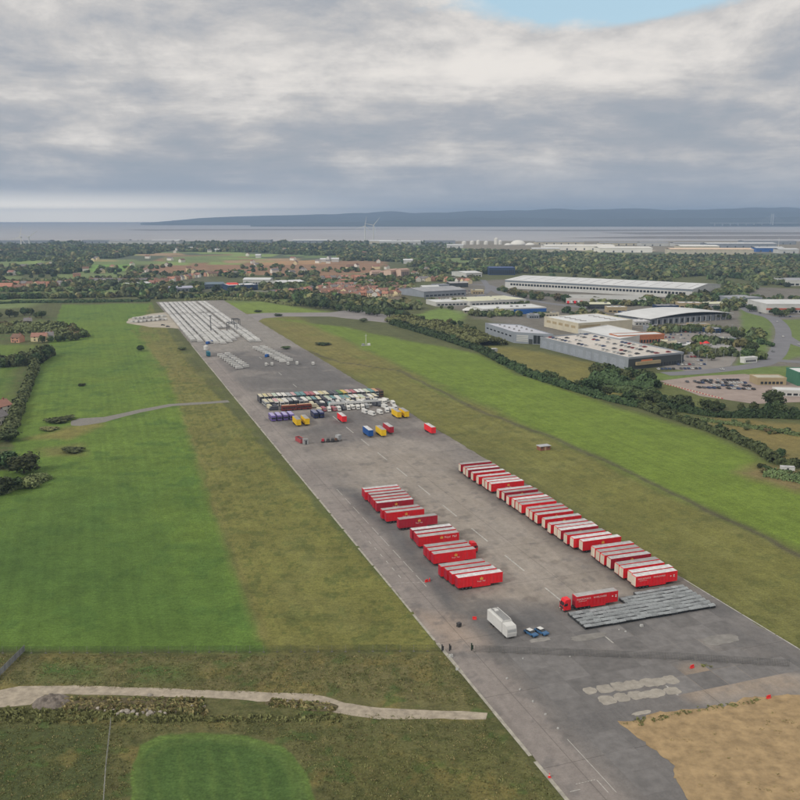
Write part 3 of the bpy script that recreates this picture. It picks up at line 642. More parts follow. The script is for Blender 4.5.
def tractor(label, u, v, rz, paint=RED, parent=None, cat='lorry', group=None):
    """tractor unit; local +x is forward"""
    x, y = W(u, v)
    t = thing('tractor_unit', label, cat, (x, y, 0.06), rz, group)
    m = MB(); m.extr([(-1.2, .55), (1.05, .55), (1.25, .8), (1.2, 2.1), (.75, 3.3), (.5, 3.75), (-1.05, 3.9), (-1.2, 3.6)], -1.2, 1.2)
    m.v = [(yy, -xx, zz) for xx, yy, zz in m.v]
    obj('cab', m.me('cab'), paint, t, (0.2, 0, 0))
    m = MB(); m.box(1.40, 1.48, -1.05, 1.05, 1.95, 2.95); m.v = [(a - (c - 1.95) * .38, b, c) for a, b, c in m.v]; obj('windscreen', m.me('windscreen'), GLASS, t)
    for s in (-1, 1):
        m = MB(); m.box(0.05, 1.0, s * 1.2 - .02, s * 1.2 + .02, 1.9, 2.7); obj('side_window', m.me('side_window'), GLASS, t)
        m = MB(); m.box(1.2, 1.35, s * 1.35 - .1, s * 1.35 + .1, 2.0, 2.6); obj('mirror', m.me('mirror'), DARK, t)
        m = MB(); m.box(1.42, 1.47, s * .85 - .2, s * .85 + .2, .65, .85); obj('headlight', m.me('headlight'), LETTER, t)
    m = MB(); m.box(1.40, 1.46, -1.0, 1.0, .9, 1.7); obj('grille', m.me('grille'), DARK, t)
    m = MB(); m.box(-4.3, -1.0, -.45, .45, .6, .95); m.box(-3.6, -2.6, -1.0, 1.0, .95, 1.08); obj('chassis', m.me('chassis'), DARK, t)
    for ax in (0.75, -3.1):
        for s in (-1, 1):
            q = obj('wheel', WH, None, t, (ax, s * 1.02, .5)); obj('rim', RM, None, q)
    return t
# left row: u of each near side (from the photo), grouped
left = []
for near, n, pitch, vv0, gl in ((319.0, 6, 3.8, 101.2, 0), (306.5, 2, 3.6, 100.6, 1), (297.8, 1, 3, 102.6, 2), (278.0, 3, 3.7, 103.6, 3), (261.3, 3, 3.5, 102.4, 4), (240.3, 4, 3.4, 102.4, 5)):
    for k in range(n): left.append((near + 1.3 + k * pitch, vv0 + 7.7 + rng.uniform(-.35, .35) - (0.5 * k if gl == 5 else 0), k, gl))
left.sort()
for i, (u, v, k, g) in enumerate(left):
    rf = ROOFG if (g in (1, 2) or (g == 5 and k >= 2) or (g == 4 and k == 2) or rng.random() < .22) else ROOFW
    mk = 'name' if (g == 3 and k == 0) else ('emblem' if k == 0 or (g == 1) else None)
    trailer(f'red trailer with {"grey" if rf is ROOFG else "white"} roof, {od(i + 1)} from the near end, left row', u, v,
            roof=rf, door=CRIM, mark=mk, group='red trailers in the left row', body=RED if rng.random() < .8 else CRIM)
tractor('red tractor unit nosing out of the left row of red trailers', 269.2, 120.2, PH)
# right row
right = []
ru = [359.5, 354.0, 350.2, 344.8, 339.0, 334.4, 330.9, 327.6, 318.3, 314.7, 309.0, 305.0, 301.8, 298.5, 293.2, 289.6, 285.6, 280.1, 274.3, 270.9, 267.8, 262.8, 259.0, 255.4, 248.5, 244.8, 241.6, 238.2, 233.1, 230.0, 226.0, 222.9]
for k, u in enumerate(ru):
    front = k == len(ru) - 1 or ru[k] - ru[k + 1] > 4.6
    right.append((u + 1.3, (154.0 if u > 258 else 156.0) + 7.6 + rng.uniform(-.45, .45), 0 if front else 1))
right.sort()
for i, (u, v, k) in enumerate(right):
    rf = ROOFG if rng.random() < .3 else ROOFW
    trailer(f'red trailer with {"grey" if rf is ROOFG else "white"} roof, {od(i + 1)} from the near end, right row', u, v, roof=rf,
            mark='parcel' if i == 0 else ('emblem' if k == 0 else None), group='red trailers in the right row', body=RED if rng.random() < .72 else CRIM)
tractor('red tractor unit of the articulated lorry beside the steel cage stacks', 217.0, 127.4, PH + math.pi)
trailer('red trailer with white lettering coupled to the tractor unit by the cage stacks', 217.0, 137.3, 14.2, roof=ROOFG, mark='parcel', door=CRIM)
# coloured swap trailers near the buses (long axis along the runway)
for lab, px, py, bm, rm in (('near yellow trailer of the pair in front of the purple buses', 299, 427, YEL, ROOFG), ('yellow trailer behind its twin in front of the purple buses', 307.5, 426, YEL, ROOFG), ('red trailer parked alone in front of the white coaches', 344.5, 423.5, RED, ROOFW), ('blue trailer beside a yellow one on open tarmac', 371, 438, BLUE, ROOFW),
                            ('yellow trailer between the blue and the red one', 384, 437.5, YEL, ROOFG), ('red trailer beside the yellow one on open tarmac', 391.5, 434.5, CRIM, ROOFW), ('yellow trailer at the right end of the bus rows', 399.5, 419, YEL, ROOFG), ('yellow trailer against the grass at the right end of the buses', 407, 418.5, YEL, ROOFG), ('red trailer standing alone at the right edge of the runway', 433.5, 435, RED, ROOFW)):
    u, v = UV(px, py); trailer(lab, u + 5.4, v, 10.8, bm, rm, bm, None, 4.2, name='swap_trailer', along='u', skirt=False, w=2.6, flip=False)
# white lorry
def white_lorry():
    u, v = UV(511, 638.5); x, y = W(u, v)
    t = thing('white_lorry', 'white box lorry with grey roof parked near the two blue cars', 'lorry', (x, y, .06), PH + R(-92) + R(4))
    m = MB(); m.extr([(-1.6, .75), (1.6, .75), (1.6, 3.9), (1.35, 4.3), (-1.35, 4.3), (-1.6, 3.9)], -11.6, -2.6); m.v = [(a + (0.7 if (a < -11 and c > 4) else 0), b, c) for a, b, c in m.v]; obj('box_body', m.me('box_body'), WHITE, t)
    m = MB(); m.box(-10.6, -2.75, -1.1, 1.2, 4.3, 4.38); obj('roof', m.me('roof'), GREYR, t)
    for s in (-1.2, 1.28):
        m = MB(); m.box(-10.8, -2.7, s - .05, s + .05, 4.36, 4.5); obj('roof_rail', m.me('roof_rail'), WHITE, t)
    m = MB(); m.box(-9.6, -8.4, -.5, .5, 4.381, 4.65); m.box(-10.5, -10.1, -.4, .4, 4.382, 4.55); obj('roof_vent', m.me('roof_vent'), WHITE, t)
    m = MB(); m.extr([(-2.5, .6), (.35, .6), (.5, 1.6), (.3, 3.0), (-.1, 3.7), (-2.55, 3.8)], -1.5, 1.5); m.v = [(b, -a, c) for a, b, c in m.v]; obj('cab', m.me('cab'), WHITE, t)
    m = MB(); m.box(.42, .5, -1.3, 1.3, 2.05, 2.75); m.v = [(a - (c - 2.05) * .16, b, c) for a, b, c in m.v]; obj('windscreen', m.me('windscreen'), pm('pale_screen', (.42, .43, .43), .2), t)
    m = MB(); m.box(-11.4, .2, -1.1, 1.1, .45, .75); obj('chassis', m.me('chassis'), DARK, t)
    for ax in (-9.6, -8.3, -1.0):
        for s in (-1, 1):
            q = obj('wheel', WH, None, t, (ax, s * 1.3, .5)); obj('rim', RM, None, q)
white_lorry()
# cars
CARCOLS = [(.62, .62, .6), (.55, .55, .55), (.03, .03, .035), (.12, .12, .13), (.25, .26, .27), (.03, .06, .16), (.3, .03, .03), (.05, .09, .2), (.66, .66, .64)]
CARN = ['white', 'silver', 'black', 'charcoal', 'grey', 'blue', 'red', 'navy', 'white']
CARM = [pm('car_paint_' + CARN[i] + ('' if i < 8 else '_bright'), c, .35, (.5, .05), spec=.5) for i, c in enumerate(CARCOLS)]
carb = MB(); carb.extr([(-2.15, .35), (2.1, .35), (2.2, .6), (2.05, .82), (1.0, .95), (-1.95, .98), (-2.2, .75)], -.88, .88); carb.v = [(b, a, c) for a, b, c in carb.v]
carb = carb.me('body')
cab = MB(); cab.box(-1.7, .95, -.78, .78, .93, 1.36); cab.v = [(a + (.35 if a < 0 else -.75) * ((c - .93) / .43), b * (1 - .14 * (c - .93) / .43), c) for a, b, c in cab.v]; cab = cab.me('window_band', GLASS)
crf = MB(); crf.box(-1.35, .25, -.68, .68, 1.36, 1.42); crf = crf.me('roof')
def car(label, x, y, rz, ci, z=0.0, group=None, wheels=True, cat='car'):
    t = thing('parked_car', label, cat, (x, y, z), rz, group)
    obj('body', carb, CARM[ci], t); obj('window_band', cab, None, t); obj('roof', crf, CARM[ci], t)
    if wheels:
        for ax in (-1.35, 1.35):
            for s in (-1, 1): obj('wheel', WHS, None, t, (ax, s * .78, .33))
    return t
bl = pm('car_paint_steel_blue', lin(60, 100, 140), .35)
for lab, px, py in (('small blue car nearer to the white lorry', 531, 635), ('small blue car on the far side of its blue neighbour', 541.5, 633.5)):
    x, y = G(px, py); t = car(lab, x, y, PH + R(-75), 7, .06)
    for c in t.children:
        if c.name.startswith('body'): c.material_slots[0].material = bl
        if c.name.startswith('roof'): c.material_slots[0].material = WHITE
# vans in the packed rows at the far end
vanb = MB(); vanb.extr([(-2.8, .35), (2.75, .35), (2.85, .9), (2.5, 1.15), (1.75, 1.95), (1.45, 2.35), (-2.7, 2.4), (-2.8, 2.2)], -.98, .98); vanb.v = [(b, a, c) for a, b, c in vanb.v]
vme = vanb.me('body', VANW)
vws = MB(); vws.box(1.78, 2.42, -.85, .85, 1.24, 1.86); vws.v = [(a + (c - 1.55) * -.0, b, c) for a, b, c in vws.v]
vws.v = [((2.56 if a > 2 else 2.40) - (c - 1.2) * .86, b, c) for a, b, c in vws.v]; vwm = vws.me('windscreen', pm('van_screen', (.1, .11, .115), .2, (.3, .2), spec=.5))
vsk = MB(); vsk.box(-2.6, 2.5, -.9, .9, .08, .35); vsm = vsk.me('wheel_shadow_base', TYRE)
vwl = MB()
for ax in (-1.75, 1.75): vwl.cyl((ax, -.96, .36), (ax, .96, .36), .36, n=8)
vwl = vwl.me('axle', TYRE)
def van(label, u, v, rz, group=None, z=.05, mat=None, name='parked_van'):
    x, y = W(u, v); t = thing(name, label, 'van', (x, y, z), rz, group)
    obj('body', vme, mat or VANW, t); obj('windscreen', vwm, None, t); obj('axle', vwl, None, t); return t
cols = [(88.3, 0), (94.0, 1), (101.0, 2), (106.7, 3), (112.4, 4), (119.4, 5), (125.1, 6), (130.8, 6), (139.6, 7), (145.3, 7)]
start = {0: 842, 1: 838, 2: 826, 3: 822, 4: 819, 5: 826, 6: 838, 7: 822}
far_v = []; near_v = []
for ci, (v, s) in enumerate(cols):
    k = 0; u = start[s] + (0 if ci != 7 else 18)
    while u < 1228:
        if not (1072 < u < 1086) and not (ci in (6, 7) and 905 < u < 935): near_v.append((u, v, ci, k)); k += 1
        u += 2.5
near_v.sort(); indiv, rest = near_v[:270], near_v[270:]
for u, v, ci, k in indiv:
    van(f'white van, {od(k + 1)} from the near end, {od(ci + 1)} packed column from left', u + rng.uniform(-.08, .08), v + rng.uniform(-.12, .12), PH + R(rng.uniform(-1.5, 1.5)) + (math.pi if rng.random() < .1 else 0), 'white vans packed in columns on the runway')
def mergev(me, places):
    n = len(me.vertices); co = np.empty(n * 3, np.float32); me.vertices.foreach_get('co', co); co = co.reshape(-1, 3)
    me.calc_loop_triangles(); tr = np.empty(len(me.loop_triangles) * 3, np.int32); me.loop_triangles.foreach_get('vertices', tr); tr = tr.reshape(-1, 3)
    Vs, Ts = [], []
    for i, (x, y, rz) in enumerate(places):
        c, s = math.cos(rz), math.sin(rz); Vs.append(np.stack([co[:, 0] * c - co[:, 1] * s + x, co[:, 0] * s + co[:, 1] * c + y, co[:, 2] + .05], 1)); Ts.append(tr + i * n)
    return np.concatenate(Vs), np.concatenate(Ts)
pl = [(*W(u + rng.uniform(-.08, .08), v + rng.uniform(-.12, .12)), PH + R(rng.uniform(-1.5, 1.5)) + (math.pi if rng.random() < .1 else 0)) for u, v, ci, k in rest]
Vv, Tv = mergev(vme, pl)
st = bpy.data.objects.new('distant_vans', None)
VFAR = tintmat('far_van_paint', (.2,), (.05,), 0, .5)
vfm = npmesh('distant_vans', Vv, Tv, VFAR); tv = nr.uniform(.42, .66, len(pl)); settint(vfm, np.repeat(np.stack([tv, tv * .985, tv * .95], 1), len(vme.vertices), 0))
st = tag(obj('distant_vans', vfm), 'mass of white vans in the farthest part of the packed columns', 'vans', kind='stuff')
Vv, Tv = mergev(vwm, pl); obj('windscreens', npmesh('windscreens', Vv, Tv, _M['van_screen']), None, st)['kind'] = 'stuff'
# looser van groups in front of the columns
i = 0
for k in range(9):
    for s in (0, 1):
        i += 1; u, v = UV(221 + k * 2.3 + s * 6, 356.5 + k * 1.55 - s * 1); van(f'white van, {od(i)} from the far end of the small left van cluster', u, v, PH + R(8) + (math.pi if s else 0), 'small left cluster of vans')
i = 0
for k in range(12):
    for s in (0, 1):
        i += 1; u, v = UV(256 + k * 2.45 + s * 6.2, 349 + k * 1.22 - s * .8); van(f'white van, {od(i)} from the far end of the small right van cluster', u, v, PH + R(-6) + (math.pi if s else 0), 'small right cluster of vans', mat=VANW)
for i, (px, py) in enumerate(((266, 366), (272, 365.5), (288, 365), (297, 364.5), (313, 365))):
    u, v = UV(px, py); van(f'white van standing alone, {od(i + 1)} from the left in the sparse line on the tarmac', u, v, PH + R(80), 'sparse line of vans')
for lab, px, py, m_ in (('blue van tucked among the white ones of the right cluster', 267, 357, BLUE), ('blue recovery van at the near end of the packed columns', 212, 343, BLUE), ('second blue van at the near end of the packed columns', 208, 344, BLUE)):
    u, v = UV(px, py); van(lab, u, v, PH + R(60), mat=m_)
u, v = UV(209, 357); trailer('teal trailer parked on the left edge near the packed vans', u + 4, v, 10, TEAL, TEAL, TEAL, None, 4.0, along='u', skirt=False, name='teal_trailer')
# white tank, steel gantries and lifting mast
def gantry(label, px, py, w, h, d):
    x, y = G(px, py); t = thing('steel_gantry', label, 'gantry', (x, y, .05), PH)
    for sx_ in (-1, 1):
        for sy_ in (-1, 1): obj('leg', cme(('gl', h), lambda: MB().box(-.25, .25, -.25, .25, 0, h).me('leg')), GALVD, t, (sx_ * w / 2, sy_ * d / 2, 0))
    for sy_ in (-1, 1): obj('beam', cme(('gb', w), lambda: MB().box(-w / 2 - .3, w / 2 + .3, -.3, .3, 0, .7).me('beam')), GALVD, t, (0, sy_ * d / 2, h))
    for k in (-1, 1): obj('cross_beam', cme(('gc', d), lambda: MB().box(-.25, .25, -d / 2 + .31, d / 2 - .31, 0, .6).me('cross_beam')), GALVD, t, (k * w * .4, 0, h))
gantry('grey steel gantry frame straddling the right van columns', 232, 331, 8, 8, 14)
gantry('lower grey steel frame behind the first gantry', 236, 326, 7, 7, 10)
x, y = G(211, 333); t = thing('lighting_mast', 'slender lattice mast rising above the packed vans', 'mast', (x, y, 0), 0)
m = MB()
for a, b in ((-.5, -.5), (.5, -.5), (.5, .5), (-.5, .5)): m.cyl((a, b, 0), (a * .5, b * .5, 17), .12, n=5)
for k in range(8):
    z = 1 + k * 2; m.cyl((-.5, -.5, z), (.45, -.45, z + 2), .07, n=4); m.cyl((.5, .5, z), (-.45, .45, z + 2), .07, n=4)
obj('lattice', m.me('lattice'), GALVD, t); obj('head_frame', MB().box(-1.4, 1.4, -.2, .2, 17, 17.8).me('head_frame'), DARK, t)
x, y = G(206, 350); t = thing('storage_tank', 'white rounded storage tank near the packed vans', 'tank', (x, y, .05), 0)
m = MB(); m.cyl((0, 0, .4), (0, 0, 3.4), 2.0, n=20); m.cyl((0, 0, 3.4), (0, 0, 4.3), 2.0, .5, n=20); obj('shell', m.me('shell'), WHITE, t); obj('base_ring', MB().cyl((0, 0, 0), (0, 0, .4), 2.2, n=20).me('base_ring'), CONC, t)
# caravans and rubble on the gravel pad
def caravan(label, x, y, rz, l=7.0, group=None):
    t = thing('touring_caravan', label, 'caravan', (x, y, .06), rz, group); q = l / 2
    obj('shell', cme(('cv', l), lambda: MB().extr([(-q, .5), (q, .5), (q + .25, 1.3), (q - .2, 2.4), (q - .9, 2.65), (-q + .6, 2.65), (-q - .1, 2.1)], -1.1, 1.1).me('shell')), VANW, t, rz=R(-90))
    for s in (-1, 1): obj('window', cme('cvw', lambda: MB().box(-1.2, 1.2, -.02, .02, 1.4, 2.1).me('window', GLASS)), None, t, (0, s * 1.11, 0))
    obj('axle', cme('cva', lambda: MB().cyl((0, -1.05, .33), (0, 1.05, .33), .33).me('axle', TYRE)), None, t); obj('drawbar', cme(('cvd', l), lambda: MB().box(q, q + 1.4, -.06, .06, .4, .5).me('drawbar', DARK)), None, t)
for i in range(16):
    x, y = G(135 + (i % 8) * 4.1 + rng.uniform(-1, 1), 319.5 + (i // 8) * 3.2 - (i % 8) * .35); caravan(f'white caravan on the gravel pad, {od(i % 8 + 1)} from the left in its {("rear", "front")[i // 8]} line', x, y, rng.uniform(-.4, .4) + R(10), 8.0, 'caravans on the gravel pad')
for i, (px, py) in enumerate(((163, 325.5), (168, 327))):
    x, y = G(px, py); car(f'dark car at the runway edge by the gravel pad, {od(i + 1)} from the left', x, y, R(5), 2, .07)

# ------------------------------------------------------------------ buses
def busmesh(l, h):
    q = l / 2; m = MB(); m.extr([(-q, .4), (q, .4), (q + .08, 1.2), (q - .05, h - .35), (q - .3, h), (-q + .15, h), (-q, h - .3)], -1.24, 1.24); m.v = [(b, a, c) for a, b, c in m.v]; return m.me('body')
def bus(label, u, v, rz, paint, roof, l=10.6, h=4.2, decks=2, group=None, name='parked_bus'):
    x, y = W(u, v); t = thing(name, label, 'bus', (x, y, .05), rz, group); q = l / 2
    obj('body', cme(('bus', l, h), lambda: busmesh(l, h)), paint, t)
    obj('roof', cme(('busr', l, h), lambda: MB().box(-q + .2, q - .35, -1.12, 1.12, h, h + .09, .1, .1).me('roof')), roof, t)
    for d in range(decks):
        z = 1.45 + d * 1.75
        for s in (-1, 1):
            for k in range(5):
                obj('window', cme(('busw', l), lambda: MB().box(-l * .08, l * .08, -.015, .015, 0, .8).me('window', GLASS)), None, t, (-q + l * .13 + k * l * .18, s * 1.245, z))
        obj('windscreen', cme('busf', lambda: MB().box(-.04, .04, -1.08, 1.08, 0, .95).me('windscreen', GLASS)), None, t, (q + (.045 if d == 0 else .01), 0, z - .1))
    for ax in (-q + 2.6, q - 2.4):
        for s in (-1, 1): obj('wheel', WH, None, t, (ax, s * 1.1, .5))
    return t
def rp(n, r, g, b): k = (r + g + b) / 3; return pm('bus_roof_' + n, lin(*(c * .68 + k * .32 for c in (r, g, b))), .6, (.4, .15), rnd=.06)
RC = dict(cream=(208, 198, 160), yellow=(205, 190, 120), beige=(196, 178, 146), white=(214, 212, 204), grey=(160, 164, 166), pink=(205, 150, 150), teal=(90, 148, 152), red=(184, 92, 100), dark=(70, 72, 84), green=(82, 140, 70), gold=(216, 180, 70), palegreen=(176, 196, 170), orange=(206, 140, 90), brown=(110, 70, 50))
RCM = {k: rp(k, *c) for k, c in RC.items()}
order = 'cream yellow beige palegreen white white grey pink teal teal red red white yellow cream dark dark green gold pink red white white palegreen teal orange brown'.split()
away = PH + R(-90)      # nose towards the camera end
WB = [RCM['white'], RCM['grey'], RCM['cream'], RCM['dark']]
for i, c in enumerate(order):
    v = 97 + i * 2.95; nm = {'palegreen': 'pale green', 'gold': 'golden yellow'}.get(c, c)
    bus(f'double-deck bus with {nm} roof, {od(i + 1)} from the left in the back row', 549 - i * .25 + rng.uniform(-.5, .5), v, away, RCM[c] if c in ('green', 'gold', 'teal', 'brown', 'red') else rng.choice(WB), RCM[c], group='buses in the back row')
for i in range(24):
    c = rng.choice(['white', 'grey', 'white', 'cream', 'palegreen', 'pink', 'dark', 'teal', 'white']); v = 98 + i * 3.0
    nm = {'palegreen': 'pale green'}.get(c, c)
    bus(f'single-deck bus with {nm} roof, {od(i + 1)} from the left in the middle row', 536.5 - i * .2 + rng.uniform(-.8, .8), v, away + R(rng.uniform(-3, 3)), rng.choice(WB), RCM[c], 10.2, 3.2, 1, group='buses in the middle row')
for i in range(20):
    c = rng.choice(['white', 'grey', 'dark', 'white', 'cream', 'dark']); v = 98.5 + i * 3.3
    if 105 < v < 124: continue
    van(f'{c} van, {od(i + 1)} place from the left in the row before the buses', 526.5 + rng.uniform(-.8, .8), v, away + R(rng.uniform(-8, 8)), 'vans in front of the buses', mat=RCM[c])
for i in range(3): bus(f'red-brown coach parked side-on behind the yellow trailers, {od(i + 1)} from the left', 517.5 + i * .4, 108.5 + i * 9.4 if i < 2 else 108.5, PH, pm('coach_red', lin(112, 52, 44), .45), RCM['orange'], 9.0, 3.4, 1, group='side-on coaches') if i < 2 else None
for i in range(4): bus(f'purple bus, {od(i + 1)} from the left in the front', *((lambda p: (p[0] + 4, p[1]))(UV(273.5 + i * 6.2, 421.5 - i * .5))), away, PURP, pm('bus_roof_lilac', lin(168, 160, 200), .5), 9.4, 3.4, 1, group='purple buses')
for i in range(2): bus(f'navy bus, {"left" if i == 0 else "right"} one of the pair behind the yellow trailers', *((lambda p: (p[0] + 4, p[1]))(UV(316 + i * 6, 418.5 - i * .5))), away, NAVY, pm('bus_roof_slate', lin(120, 124, 150), .5), 9.4, 3.4, 1, group='navy buses')
for i in range(3): bus(f'long white coach with dark windows parked side-on, {od(i + 1)} from the left', 515.8, 138 + i * 10.6, PH + R(rng.uniform(-1, 1)), WHITE, RCM['grey'], 10.0, 3.3, 1, group='white side-on coaches')
for i, (px, py, a) in enumerate(((366, 414, -80), (373, 416, -70), (381, 414.5, -85), (388, 413, -100), (393, 412, -60), (386, 409, -75), (396, 410, -95))):
    u, v = UV(px, py); van(f'white lorry-van, {od(i + 1)} from the left in the loose cluster by the yellow trailers', u + 2, v, PH + R(a), 'loose cluster of white vans', mat=WHITE)
for i in range(16):
    c = rng.choice(['white', 'white', 'grey', 'cream', 'dark']); a_ = rng.uniform(-110, -60)
    van(f'{c} van, {od(i + 1)} from left in the jumble right of the buses', 509 + rng.uniform(0, 13) + (i % 3) * 4, 150 + i * 1.55, PH + R(a_), 'jumble of vans at the right end of the buses', mat=RCM[c])
for i in range(13):
    c = rng.choice(['white', 'dark', 'grey', 'dark', 'cream', 'teal']); van(f'{c} van, {od(i + 1)} from left in the line behind the side-on coaches', 521.6 + rng.uniform(-.5, .5), 100 + i * 5.0, PH + R(rng.choice([0, 180, -88, -95]) + rng.uniform(-6, 6)), 'vans behind the side-on coaches', mat=RCM[c])
for i in range(11):
    c = rng.choice(['white', 'dark', 'grey', 'white', 'red', 'cream']); van(f'{c} van, {od(i + 1)} from left in the line before the side-on coaches', 509.3 + rng.uniform(-1.5, 1), 125 + i * 3.0, away + R(rng.uniform(-14, 14)), 'vans before the side-on coaches', mat=RCM[c])
# small plant on open tarmac
def skip(label, px, py, rz, mat, l=5.0):
    x, y = G(px, py); t = thing('open_container', label, 'container', (x, y, .06), rz)
    m = MB(); m.box(-l / 2, l / 2, -1.15, 1.15, .15, .3)
    for s in (-1, 1): m.box(-l / 2, l / 2, s * 1.15 - .06, s * 1.15 + .06, .15, 2.3); m.box(s * l / 2 - .06, s * l / 2 + .06, -1.09, 1.09, .15, 2.3)
    obj('shell', m.me('shell'), mat, t)
    for k in range(5): obj('rib', cme(('rib',), lambda: MB().box(-.06, .06, -.06, .06, .2, 2.25).me('rib')), mat, t, (-l / 2 + .5 + k * (l - 1) / 4, -1.25, 0))
    obj('load', MB().box(-l / 2 + .1, l / 2 - .1, -1.05, 1.05, .3, 1.9, .5, .3).me('load'), DARK, t)
PINKR = pm('faded_pink_red', lin(170, 80, 84), .6)
skip('faded pink-red open container on the tarmac', 300, 442, PH + R(-80), PINKR, 7)
x, y = G(305.5, 444); t = thing('grey_cabin', 'small grey site cabin beside the pink-red container', 'cabin', (x, y, .06), PH)
obj('wall', MB().box(-1.2, 1.2, -1.5, 1.5, .1, 2.5).me('wall'), RCM['grey'], t); obj('roof', MB().box(-1.3, 1.3, -1.6, 1.6, 2.5, 2.65).me('roof'), GREYR, t); obj('door', MB().box(-.4, .4, -1.54, -1.5, .15, 2.1).me('door'), DARK, t)
def small_plant(label, px, py, rz, mat):
    x, y = G(px, py); t = thing('towed_machine', label, 'machine', (x, y, .06), rz)
    obj('frame', cme('smf', lambda: MB().box(-1.8, 1.8, -.8, .8, .5, .75).box(1.8, 3.0, -.06, .06, .5, .6).me('frame')), DARK, t)
    obj('housing', cme('smh', lambda: MB().box(-1.3, 1.2, -.7, .7, .75, 1.8, .15, .1).me('housing')), mat, t)
    for s in (-1, 1): obj('wheel', WHS, None, t, (-.3, s * .9, .33))
for i, (px, c) in enumerate(((323, CRIM), (328, DARK), (332.5, DARK), (336, RCM['brown']))): small_plant(f'{("red", "black", "black", "brown")[i]} towed machine, {od(i + 1)} from the left in the small line', px, 442.3 - i * .3, PH + R(70), c)
x, y = G(338.5, 441); t = thing('tipping_hopper', 'pale tilted hopper at the right end of the small line of machines', 'hopper', (x, y, .06), PH + R(30))
obj('hopper', MB().prism([(-1.2, -1.2), (1.2, -1.2), (1.2, 1.2), (-1.2, 1.2)], 1.0, 3.2).me('hopper'), RCM['grey'], t)
for a in (-1, 1):
    for b in (-1, 1): obj('leg', cme('hl', lambda: MB().box(-.08, .08, -.08, .08, 0, 1.0).me('leg', DARK)), None, t, (a, b, 0))

# ------------------------------------------------------------------ galvanised cage stacks
def cagemesh(var):
    r = random.Random(var); m = MB(); y = -.8
    for k in range(2):                       # folded cage sides leaning on each other like tipped books
        a = R(r.uniform(12, 32)); ln = r.uniform(.62, .8); z0 = .7 + r.uniform(0, .2); cy, cz = math.cos(a) * ln, math.sin(a) * ln
        for x0 in np.linspace(-1.02, 1.02, 9): m.cyl((x0, y, z0), (x0, y + cy, z0 + cz), .05, n=4)
        for q in np.linspace(0, 1, 5): m.cyl((-1.05, y + cy * q, z0 + cz * q), (1.05, y + cy * q, z0 + cz * q), .06, n=4)
        for x0 in (-1.0, 1.0): m.cyl((x0, y + cy * .9, 0.1), (x0, y + cy * .9, z0 + cz * .9), .05, n=4)
        y += r.uniform(.38, .5)
    return m.me('cage_side')
def cagebase(): return MB().box(-1.1, 1.1, -.95, 1.05, .62, .7).box(-1.06, -.98, -.8, .8, .2, .62).box(.98, 1.06, -.8, .8, .2, .62).box(-1.08, 1.08, -.82, .82, .08, .2).box(-.98, .98, -.3, .3, .2, .62).box(-.9, -.7, -.7, .7, 0, .08).box(.7, .9, -.7, .7, 0, .08).me('base')
cms = [cagemesh(i) for i in range(5)]
for r_ in range(8):
    for c_ in range(20):
        u, v = 204.6 + r_ * 2.1 + .07 * math.sin(c_ * .9 + r_ * 1.7), 127.3 + c_ * 2.22
        if (r_ >= 5 and v < 146.5) or (r_ >= 7 and (v < 152 or v > 171)): continue
        x, y = W(u + rng.uniform(-.06, .06), v + rng.uniform(-.05, .05))
        t = thing('cage_stack', f'steel cage stack, {od(c_ + 1)} from the left, {od(r_ + 1)} row from the front', 'cage stack', (x, y, .06), PH + R(rng.uniform(-2, 2)) , 'stacks of folded steel cages')
        obj('base', cme('cgb', cagebase), GALVD, t); obj('cage_side', cms[rng.randrange(5)], GALV, t)

# ------------------------------------------------------------------ cones, posts, litter bins
def cone(label, px, py, group='red traffic cones'):
    x, y = G(px, py); t = thing('traffic_cone', label, 'cone', (x, y, .07), 0, group)
    obj('base', cme('cnb', lambda: MB().box(-.3, .3, -.3, .3, 0, .07).me('base')), CONE, t); obj('cone', cme('cnc', lambda: MB().cyl((0, 0, .07), (0, 0, .95), .24, .05, 10).me('cone')), CONE, t); obj('band', cme('cnd', lambda: MB().cyl((0, 0, .45), (0, 0, .65), .16, .125, 10).me('band')), LETTER, t)
def barrier(label, px, py, rz, mat=CONE):
    x, y = G(px, py); t = thing('plastic_barrier', label, 'barrier', (x, y, .07), rz)
    obj('body', cme('pbb', lambda: MB().extr([(-.28, 0), (.28, 0), (.2, .25), (.12, .35), (.1, .8), (-.1, .8), (-.12, .35), (-.2, .25)], -.6, .6).me('body')), mat, t); obj('cap', cme('pbc', lambda: MB().box(-.55, .55, -.08, .08, .8, .84).me('cap')), CONE, t)
barrier('red plastic barrier on the tarmac left of the trailers', 426.5, 582, PH + .4); barrier('red plastic barrier behind the first one left of the trailers', 429.5, 581, PH + 1.1)
barrier('red plastic barrier between the white lorry and the left edge', 474.5, 619.5, PH - .4)
barrier('red plastic barrier on the worn patch near the sand', 692, 668, PH + .2); barrier('red plastic barrier at the top edge of the sand', 768.5, 698.5, PH + .1)
cone('red cone at the left runway edge near the bottom', 549.5, 777.5)
WB2 = pm('white_block', (.46, .46, .44), .7)
def block(label, px, py, s=1.0):
    x, y = G(px, py); t = thing('kerb_block', label, 'block', (x, y, .06), PH + rng.uniform(-.5, .5))
    obj('block', cme('wbk', lambda: MB().box(-.3, .3, -.25, .25, 0, .4, .06, .06).me('block')), WB2, t); obj('eye', cme('wbe', lambda: MB().box(-.05, .05, -.03, .03, .4, .48).me('lifting_eye')), DARK, t); t.scale = (s, s, s)
